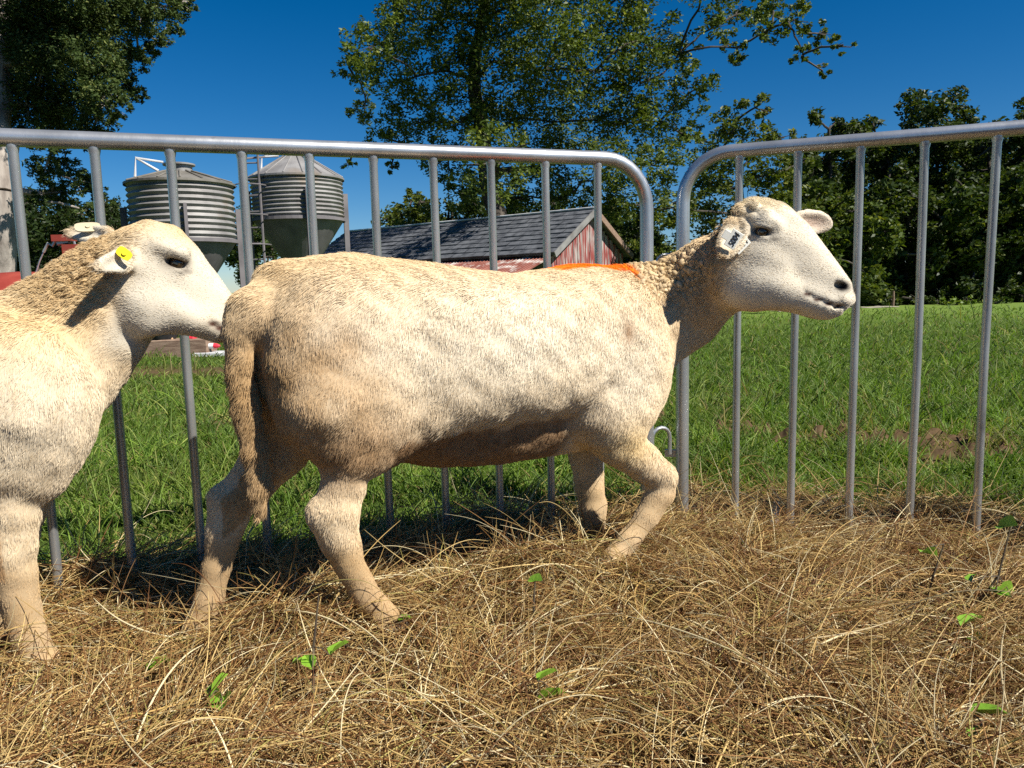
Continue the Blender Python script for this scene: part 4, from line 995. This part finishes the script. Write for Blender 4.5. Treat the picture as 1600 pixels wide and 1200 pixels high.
    def wool(p):
        a = blob(p, P(1045, 425, -.03), (.075, .10, .065)) + blob(p, P(1000, 432, -.04), (.045, .08, .04))
        return np.clip(1.3 * a, 0, 1) * (1 - headness(p))
    def length(p):
        h = headness(p); z = p[:, 2]
        L = .0095 + .004 * sstep(.6, .72, z)
        L = L + (.0050 - L) * sstep(.27, .20, z); L = L + (.0040 - L) * h
        L = L + .018 * blob(p, poll, (.05, .06, .02)); L = L + .010 * np.exp(-(np.maximum(p[:, 0] + .10, 0) / .02) ** 2) * sstep(.62, .56, z) * (p[:, 1] < .02)
        L = L + .010 * blob(p, P(700, 690, -.16), (.25, .08, .03))
        return L * (1 - .45 * wool(p))
    def flow(p):
        f = np.tile(np.array([-.45, 0, -1.0]), (len(p), 1)); z = p[:, 2]
        t = sstep(.62, .74, z)[:, None]; f = f * (1 - t) + np.array([-1.0, -.25, -.25]) * t
        h = headness(p)[:, None]; f = f * (1 - h) + (-hx * 1.0 - hz * .25) * h
        return f
    def dens(p): return (1 + .7 * headness(p)) * np.where(p[:, 1] < .02, 1.0, .5)
    def bald(p):
        return np.clip(1.6 * (blob(p, eyep, (.022, .016, .013)) + blob(p, nos0, (.016, .014, .010)) + blob(p, mir(nos0), (.016, .014, .010)) + sum(blob(p, (a_ + b_) / 2, (.010, .014, .004)) for a_, b_ in zip(mth[:-1], mth[1:]))), 0, 1)
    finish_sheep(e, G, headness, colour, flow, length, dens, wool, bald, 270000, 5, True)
    for s in (-1, 1):
        c = (eye0 if s < 0 else mir(eye0)) - hy * s * .0085; bm = MB()
        o = MB().lathe([(.0135 * math.sin(t), -.0135 * math.cos(t)) for t in np.linspace(.05, math.pi - .05, 12)], 20).build('eye', eye_m, e, True); o.location = tuple(c)
        q = c + hy * s * .0128; pu = MB().box((0, 0, 0), .010, .003, .0045, np.array([hx, hy, hz]).T, bev=.001).build('pupil', pupil_m, o); pu.location = tuple(q - c)
    # ear tags
    cam_l = fr.loc(CAM)
    def tag_plate(px, py, lat, w_, h_, rot, mat, name, text=None, tilt=0.0):
        c = P(px, py, lat); n = unit(cam_l - c); up = unit(np.array([0, 0, 1.0]) - n * n[2]); rt = np.cross(up, n)
        n = unit(n + rt * tilt); rt = unit(np.cross(up, n)); up = np.cross(n, rt)
        a = math.radians(rot); u = rt * math.cos(a) + up * math.sin(a); v = np.cross(n, u)
        mb = MB(); R_ = np.stack([u, v, n], 1)
        mb.box((0, 0, 0), w_, h_, .0022, bev=.0009); mb.box((0, h_ * .5 + .006, 0), w_ * .5, .014, .0022, bev=.0008)
        o = mb.build(name, mat, e)
        Mx = Matrix([[R_[0][0], R_[0][1], R_[0][2], c[0]], [R_[1][0], R_[1][1], R_[1][2], c[1]], [R_[2][0], R_[2][1], R_[2][2], c[2]], [0, 0, 0, 1]])
        o.matrix_local = Mx
        if text:
            tcv = bpy.data.curves.new('tag_number', 'FONT'); tcv.body = text; tcv.size = .0170; tcv.align_x = 'CENTER'; tcv.align_y = 'CENTER'; tcv.extrude = .0003; tcv.offset = .0002; tcv.shear = .2
            tcv.materials.append(ink); tmp = link(bpy.data.objects.new('tmp_text', tcv)); bpy.context.view_layer.update()
            tm = bpy.data.meshes.new_from_object(tmp.evaluated_get(bpy.context.evaluated_depsgraph_get())); bpy.data.objects.remove(tmp)
            to = link(bpy.data.objects.new('tag_number', tm), o); to.location = (0, -.002, .0016); to.rotation_euler = (0, 0, math.radians(0)); to.scale = (.85, 1.1, 1)
        return o
    earm = (eb + et) / 2; latm = float(earm[1])
    tag_plate(1146, 374, latm - .026, .038, .024, 57, tag_white, 'ear_tag', '5004', .25)
    tag_plate(1158, 382, latm - .012, .038, .026, 42, tag_white, 'ear_tag', '5004', .5)
    fx = np.array([1.0, 0, 0])
    for (px, py, lat, f) in ((610, 970, -.095, (.93, 0, 0)), (308, 990, .06, (1, 0, 0)), (950, 882, -.085, (.8, 0, 0)), (940, 862, .085, (1, 0, 0))):
        hoof(e, P(px, py, lat) - (0, 0, .012), np.array([1.0, 0, 0]), .026)
    return fr, top, bot, wid
FR = front_sheep()

# ------------ the ewe behind, cut by the picture's left edge
def rear_sheep(FRV):
    f0, top0, bot0, wid0 = FRV
    fr = Frame((-.84, 1.394), math.radians(22)); P = fr.P
    e = empty('sheep', (fr.A[0], fr.A[1], 0), fr.phi)
    tag(e, 'cream sheep with yellow ear tag nosing the other sheep\'s tail at left', 'sheep', 'hair sheep in front of the barriers')
    ex, ey, ez = np.eye(3); G = Grid((-1.10, -.34, -.01), (.48, .36, .95), VOX)
    D = P(138, 625)[0] - top0[-1][0]; dzt = -.035
    sh_ = lambda t: [(a + D, b + dzt) for a, b in t]
    top, bot, wid = sh_(top0), sh_(bot0), [(a + D, b) for a, b in wid0]
    G.loft(np.zeros(3), ex, ey, ez, top, bot, wid, .03, 2.25)
    Q = lambda px, py, lat=0.0: f0.P(px, py, lat) + np.array([D, 0, dzt])
    for s in (-1, 1):
        G.ell(Q(512, 560) * (1, 0, 1) + (0, s * .085, 0), (.142, .078, .165), None, .045)
        G.ell(Q(975, 560) * (1, 0, 1) + (0, s * .085, 0), (.105, .06, .155), None, .05)
    hl = [(-.045, .36, .085), (-.05, .29, .055), (-.09, .235, .042), (-.125, .20, .038), (-.115, .14, .029), (-.10, .07, .026), (-.09, .045, .029)]
    x_h = Q(512, 560)[0]
    for s in (-1, 1): G.chain([(np.array([x_h + .03 + a, s * .095, z]), rr) for a, z, rr in hl], .022, .85)
    G.chain([(Q(x, y), rr) for x, y, rr in ((392, 490, .036), (374, 520, .029), (371, 570, .026), (384, 640, .027), (396, 700, .026), (404, 780, .016))], .012, .8)
    # fore legs
    G.chain([(P(x, y, -.08), rr) for x, y, rr in ((30, 650, .085), (22, 720, .060), (16, 800, .045), (14, 860, .041), (20, 895, .036), (34, 955, .029), (48, 1005, .029), (60, 1032, .033))], .025, .88)
    fx = P(20, 720, -.08)[0]
    G.chain([(np.array([fx - .02 + a, .085, z]), rr) for a, z, rr in ((.02, .42, .075), (.0, .33, .05), (-.02, .25, .038), (-.03, .21, .034), (-.045, .13, .026), (-.06, .07, .027), (-.05, .045, .03))], .022, .88)
    G.ell(P(62, 620, -.06), (.09, .09, .12), None, .05)
    G.chain([(P(x, y, la), rr) for x, y, la, rr in ((20, 590, 0, .150), (84, 552, 0, .118), (136, 505, 0, .098), (172, 464, 0, .088), (204, 428, 0, .078))], .03, .60)
    # head
    psi = math.radians(14) - fr.phi; hx0 = np.array([math.cos(psi), math.sin(psi), 0]); hy = np.array([-hx0[1], hx0[0], 0])
    O = P(225, 440, 0); pn = fr.Pp(368, 490, O, hy); hx = unit(pn - O); hz = unit(np.cross(hx, hy))
    prof = dict(top=[(168, 400), (180, 372), (205, 354), (240, 345), (272, 352), (298, 374), (325, 410), (350, 443), (366, 464), (376, 482), (378, 496)],
                bot=[(172, 445), (190, 490), (215, 522), (232, 527), (250, 517), (285, 518), (315, 525), (340, 533), (356, 530), (366, 518), (376, 504)],
                wid=((0, .045), (.08, .058), (.2, .070), (.32, .074), (.45, .066), (.58, .055), (.72, .046), (.84, .040), (.94, .034), (1, .020)))
    ab, PP = head_field(G, fr, O, hx, hy, hz, prof, None, None, None)
    def W(px, py, l):
        p = fr.Pp(px, py, O - hy * abs(l), hy)
        return p if l <= 0 else p - 2 * hy * float((p - O) @ hy)
    WF = lambda px, py, l: fr.Pp(px, py, O + hy * l, hy)
    AX = np.array([hx, hy, hz])
    for s in (-1, 1):
        G.ell(W(236, 485, s * .050), (.050, .026, .046), AX, .025)
        G.cone(W(285, 490, s * .040), W(338, 512, s * .028), .026, .018, .035)
    def S(px, py):
        p = G.hit(fr.loc(CAM), fr.R @ ray(px, py)); return fr.Pp(px, py, O, hy) if p is None else p
    eye0 = S(275, 411); nos0 = S(366, 490); mth = [S(*q) for q in ((328, 503), (338, 509), (350, 517), (358, 520))]; tear = S(293, 428)
    mir = lambda p: p - 2 * hy * float((p - O) @ hy)
    for s in (-1, 1):
        mm = (lambda p: p) if s < 0 else mir
        for a_, b_ in zip(mth[:-1], mth[1:]): G.cone(mm(a_), mm(b_), .0042, .0042, .004, sub=True)
        G.ell(W(270, 390, s * .058), (.030, .013, .012), AX, .020)
        G.ell(mm(eye0), (.017, .011, .0095), AX, .006, True)
        G.ell(mm(eye0) + hz * .0115 + hy * s * .002, (.019, .006, .0042), AX, .006)
        G.ell(mm(eye0) - hz * .0105 + hx * .002, (.016, .0045, .0030), AX, .006)
        G.ell(mm(nos0), (.013, .012, .0070), AX, .005, True)
    def ear(bx, by, bl, tx, ty, tl, flip):
        b_, t_ = WF(bx, by, bl), WF(tx, ty, tl); d = unit(t_ - b_); up = unit(hz - d * np.dot(hz, d)); a3 = np.cross(d, up); L_ = np.linalg.norm(t_ - b_)
        ax_ = np.array([d, unit(up + a3 * flip), unit(a3 - up * flip)])
        G.ell((b_ + t_) / 2, (L_ * .58, .018, .0095), ax_, .008); G.ell(b_ * .65 + t_ * .35, (L_ * .36, .023, .0095), ax_, .008)
        cs = np.sign(np.dot(ax_[2], fr.loc(CAM) - b_)); G.ell((b_ + t_) / 2 + ax_[2] * cs * .008 + d * .006, (L_ * .40, .012, .007), ax_, .004, True)
        return (b_ + t_) / 2
    em = ear(216, 400, -.055, 150, 418, -.145, .5); em2 = ear(178, 372, .055, 106, 362, .135, .4)
    eyep = eye0; poll = W(225, 352, 0)
    def headness(p): return np.clip(np.maximum(sstep(-.05, .01, (p - O) @ hx) * sstep(-.16, -.11, (p - O) @ hz), 1.7 * (blob(p, em + unit(em - W(212, 402, -.058)) * .015, .034) + blob(p, em2, .04))), 0, 1)
    def colour(p, n):
        z = p[:, 2]; h = headness(p); c = np.tile(CREAM * .90, (len(p), 1))
        up = sstep(.50, .70, z) * (1 - h); c = lerp(c, np.array([.60, .44, .24]), up * (.5 + .35 * noise3(p, .12, 1)))
        c = lerp(c, WHITE, np.clip(.5 * blob(p, P(60, 640, -.16), (.2, .2, .16)), 0, .85))
        st = sstep(-.1, .9, noise3(p * (1, 1, .45), .045, 2)); c = lerp(c, TAN, .06 * st * (1 - h))
        c = lerp(c, np.array([.70, .50, .20]), .35 * blob(p, P(40, 500, -.12), (.12, .2, .05)))
        leg = sstep(.27, .20, z); c = lerp(c, np.array([.47, .325, .175]), .8 * leg); c = lerp(c, TAN, .5 * leg * sstep(-.2, .8, noise3(p, .07, 6)))
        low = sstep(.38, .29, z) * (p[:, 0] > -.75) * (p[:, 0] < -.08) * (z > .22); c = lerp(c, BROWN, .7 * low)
        c = lerp(c, WHITE * .88, h * .92); c = lerp(c, np.array([.62, .45, .22]), .7 * blob(p, W(280, 365, 0), (.05, .07, .03)) + .4 * blob(p, poll, (.06, .07, .03)))
        c = lerp(c, np.array([.54, .38, .20]), .5 * blob(p, P(150, 480, -.07), (.10, .2, .10)) * (1 - h))
        c = lerp(c, np.array([.52, .37, .19]), .7 * wool(p))
        c = lerp(c, np.array([.02, .018, .018]), np.clip(1.5 * (blob(p, W(368, 488, -.030), (.014, .014, .008)) + blob(p, W(368, 488, .030), (.014, .014, .008))), 0, 1))
        c = lerp(c, np.array([.05, .032, .025]), np.clip(1.4 * (blob(p, eye0, (.020, .02, .0095)) + .5 * blob(p, tear - hx * .004 + hz * .003, (.012, .012, .005))), 0, 1))
        c = lerp(c, np.array([.10, .05, .035]), np.clip(1.4 * sum(blob(p, (a_ + b_) / 2, (.009, .012, .0050)) for a_, b_ in zip(mth[:-1], mth[1:])), 0, 1))
        return np.clip(c, .01, .92)
    def wool(p): return np.clip(1.3 * (blob(p, P(95, 445, -.02), (.06, .10, .05)) + blob(p, P(140, 405, -.02), (.05, .10, .045))), 0, 1) * (1 - headness(p))
    def length(p):
        h = headness(p); z = p[:, 2]; L = .0095 + .004 * sstep(.6, .72, z); L = L + (.0050 - L) * sstep(.27, .20, z); L = L + (.0040 - L) * h
        L = L * (1 - .75 * blob(p, W(192, 352, 0), .045)); return L * (1 - .3 * wool(p))
    def flow(p):
        f = np.tile(np.array([-.35, 0, -1.0]), (len(p), 1)); t = sstep(.60, .72, p[:, 2])[:, None]; f = f * (1 - t) + np.array([-1.0, -.25, -.25]) * t
        h = headness(p)[:, None]; return f * (1 - h) + (-hx - hz * .25) * h
    def dens(p): return (1 + .7 * headness(p)) * np.where(p[:, 1] < .02, 1.0, .5) * np.where(p[:, 0] < -.5, .45, 1)
    def bald(p): return np.clip(1.6 * (blob(p, eyep, (.022, .016, .013)) + blob(p, W(368, 488, -.03), (.014, .014, .009)) + blob(p, W(340, 513, -.038), (.02, .016, .004))), 0, 1)
    finish_sheep(e, G, headness, colour, flow, length, dens, wool, bald, 160000, 6)
    for s in (-1, 1):
        c = (eye0 if s < 0 else mir(eye0)) - hy * s * .0085
        o = MB().lathe([(.0135 * math.sin(t), -.0135 * math.cos(t)) for t in np.linspace(.05, math.pi - .05, 12)], 20).build('eye', eye_m, e, True); o.location = tuple(c)
        q = hy * s * .0128; pu = MB().box((0, 0, 0), .010, .003, .0045, AX.T, bev=.001).build('pupil', pupil_m, o); pu.location = tuple(q)
    # tags: yellow on the near ear, beige oval on the far one
    cam_l = fr.loc(CAM)
    def plate(c, w_, h_, rot, mat, tilt):
        n = unit(cam_l - c); up = unit(np.array([0, 0, 1.0]) - n * n[2]); n = unit(n + up * tilt); up = unit(up - n * np.dot(up, n)); rt = np.cross(up, n)
        a = math.radians(rot); u = rt * math.cos(a) + up * math.sin(a); v = np.cross(n, u)
        mb = MB(); k = 14; ring = [(w_ / 2 * (abs(math.cos(t)) ** .6) * math.copysign(1, math.cos(t)), h_ / 2 * (abs(math.sin(t)) ** .6) * math.copysign(1, math.sin(t))) for t in np.linspace(0, 2 * math.pi, k, endpoint=False)]
        V = [u * x + v * y + n * .0012 for x, y in ring] + [u * x + v * y - n * .0012 for x, y in ring]
        mb.add(V, [tuple(range(k)), tuple(range(k, 2 * k))[::-1]] + [(i, (i + 1) % k, k + (i + 1) % k, k + i) for i in range(k)])
        mb.lathe([(.0, .0), (.004, .0), (.004, .003), (.0, .003)], 10)
        n0 = len(mb.v) - 40
        for i in range(n0, len(mb.v)):
            x, y, z = mb.v[i]; mb.v[i] = tuple(u * x + v * y + n * (z + .001))
        o = mb.build('ear_tag', mat, e); o.location = tuple(c); return o
    plate(P(194, 396, float(em[1]) - .012), .026, .018, -42, tag_yellow, .2)
    plate(WF(137, 355, .095), .046, .024, 5, tag_beige, 1.0)
    hoof(e, P(64, 1042, -.08) - (0, 0, .012), np.array([1.0, 0, 0]), .028)
    for (x, y) in ((fx - .06, .085), (x_h - .05, .095), (x_h - .05, -.095)): hoof(e, np.array([x, y, .025]), np.array([1.0, 0, 0]), .026)
rear_sheep(FR)

# ------------------------------------------------------------------ small weeds in the dead grass
leaf_green = mat_noise('weed_leaf', (.13, .26, .02), (.22, .38, .04), 30, .45, 0, .1, spec=.3)
stem_dark = mat_noise('weed_stem', (.07, .05, .035), (.13, .10, .06), 40, .8)
def leaf_mesh(L, W_):
    V = [(0, 0, 0)]; n = 5
    for i in range(1, n):
        t = i / n; wv = W_ * math.sin(math.pi * t ** .8) ; V += [(t * L, -wv / 2, .22 * W_ + .05 * L * math.sin(5 * t)), (t * L, 0, -.10 * L * t * t), (t * L, wv / 2, .24 * W_ + .05 * L * math.sin(4 * t + 1))]
    V.append((L, 0, -.10 * L)); F = [(0, 1, 2), (0, 2, 3)]
    for i in range(n - 2):
        a = 1 + i * 3; F += [(a, a + 3, a + 4, a + 1), (a + 1, a + 4, a + 5, a + 2)]
    a = 1 + (n - 2) * 3; k = len(V) - 1; F += [(a, k, a + 1), (a + 1, k, a + 2)]
    return V, F
def ground_hit(px, py, h):
    d = ray(px, py); t = (h - CAM[2]) / d[2]; return CAM + d * t
def weed(label, leafs, stem, seed):
    """leafs: (px, py, length, azimuth); stem: pixel path, first one at the ground"""
    r = np.random.default_rng(seed)
    g = ground_hit(stem[0][0], stem[0][1], .05); e = empty('weed', (g[0], g[1], gz(g[0], g[1]))); base = np.array(e.location)
    tag(e, label, 'weed', 'small green weeds in the dead grass')
    pts = [base - base] + [at(x, y, g[1] - .01) - base for x, y in stem[1:]]
    if len(pts) > 1: MB().tube([np.array(p) for p in pts], [.0022] * (len(pts) - 1) + [.0012], 6).build('stem', stem_dark, e, True)
    for (px, py, L, az) in leafs:
        c = at(px, py, g[1] - .02) - base; L *= 1.15; V, F = leaf_mesh(L, L * .70)
        o = MB().add(V, F).build('leaf', leaf_green, e, True); o.rotation_euler = (r.uniform(-.9, -.2), r.uniform(-.5, .3), az)
        o.location = tuple(c - np.array([math.cos(az), math.sin(az), 0]) * L * .5)
        q0 = c - np.array([math.cos(az), math.sin(az), 0]) * L * .5; q1 = min((np.array(p) for p in pts), key=lambda p: np.linalg.norm(p - q0)); MB().tube([q1, (q0 + q1) / 2 + (0, 0, .004), q0], [.0012, .001, .0008], 5).build('leaf_stalk', stem_dark, e, True)
weed('young weed with one pointed leaf left of centre near the hind hoof', [(285, 1002, .035, .2), (296, 1000, .028, 1.2)], [(320, 1015), (300, 1006)], 1)
weed('weed with folded green leaf below the far hind hoof', [(250, 1042, .040, .5)], [(240, 1060), (250, 1046)], 2)
weed('upright broad-leaved weed low in the left foreground', [(342, 1075, .040, 1.4), (348, 1098, .045, 1.9), (336, 1090, .03, 2.6)], [(345, 1120), (344, 1080)], 3)
weed('dark stemmed weed with small leaves under the belly', [(470, 1035, .025, .3), (482, 1040, .03, 2.2), (530, 1015, .035, 1.0)], [(485, 1090), (490, 1010), (498, 930)], 4)
weed('twiggy stem with single green leaf below the front legs', [(835, 905, .032, 2.5)], [(834, 990), (834, 940), (836, 908)], 5)
weed('two-leaved bright weed in the centre foreground', [(855, 1058, .032, .6), (862, 1090, .040, .2)], [(860, 1115), (858, 1075)], 6)
weed('tall dark stem with heart-shaped leaf before the right barrier', [(1452, 860, .040, .4)], [(1440, 950), (1458, 900), (1475, 850)], 7)
weed('leafy weed stem at the right edge', [(1572, 815, .045, 1.8), (1570, 918, .048, .5), (1562, 930, .035, 2.4), (1520, 905, .03, .9)], [(1510, 960), (1560, 900), (1580, 820)], 8)
weed('low round-leaved weed in the right foreground', [(1518, 975, .042, .3), (1522, 995, .030, 2.0)], [(1525, 1010), (1520, 980)], 9)
weed('small yellow-green seedling at the lower right', [(1545, 1122, .040, -.4), (1525, 1150, .026, .8)], [(1520, 1170), (1535, 1130)], 10)
weed('tiny seedling leaf beside the near hind hoof', [(632, 968, .026, .4)], [(640, 980), (633, 970)], 11)
weed('yellowing seedling in the grass right of centre', [(1160, 848, .028, 1.2)], [(1165, 865), (1161, 850)], 12)
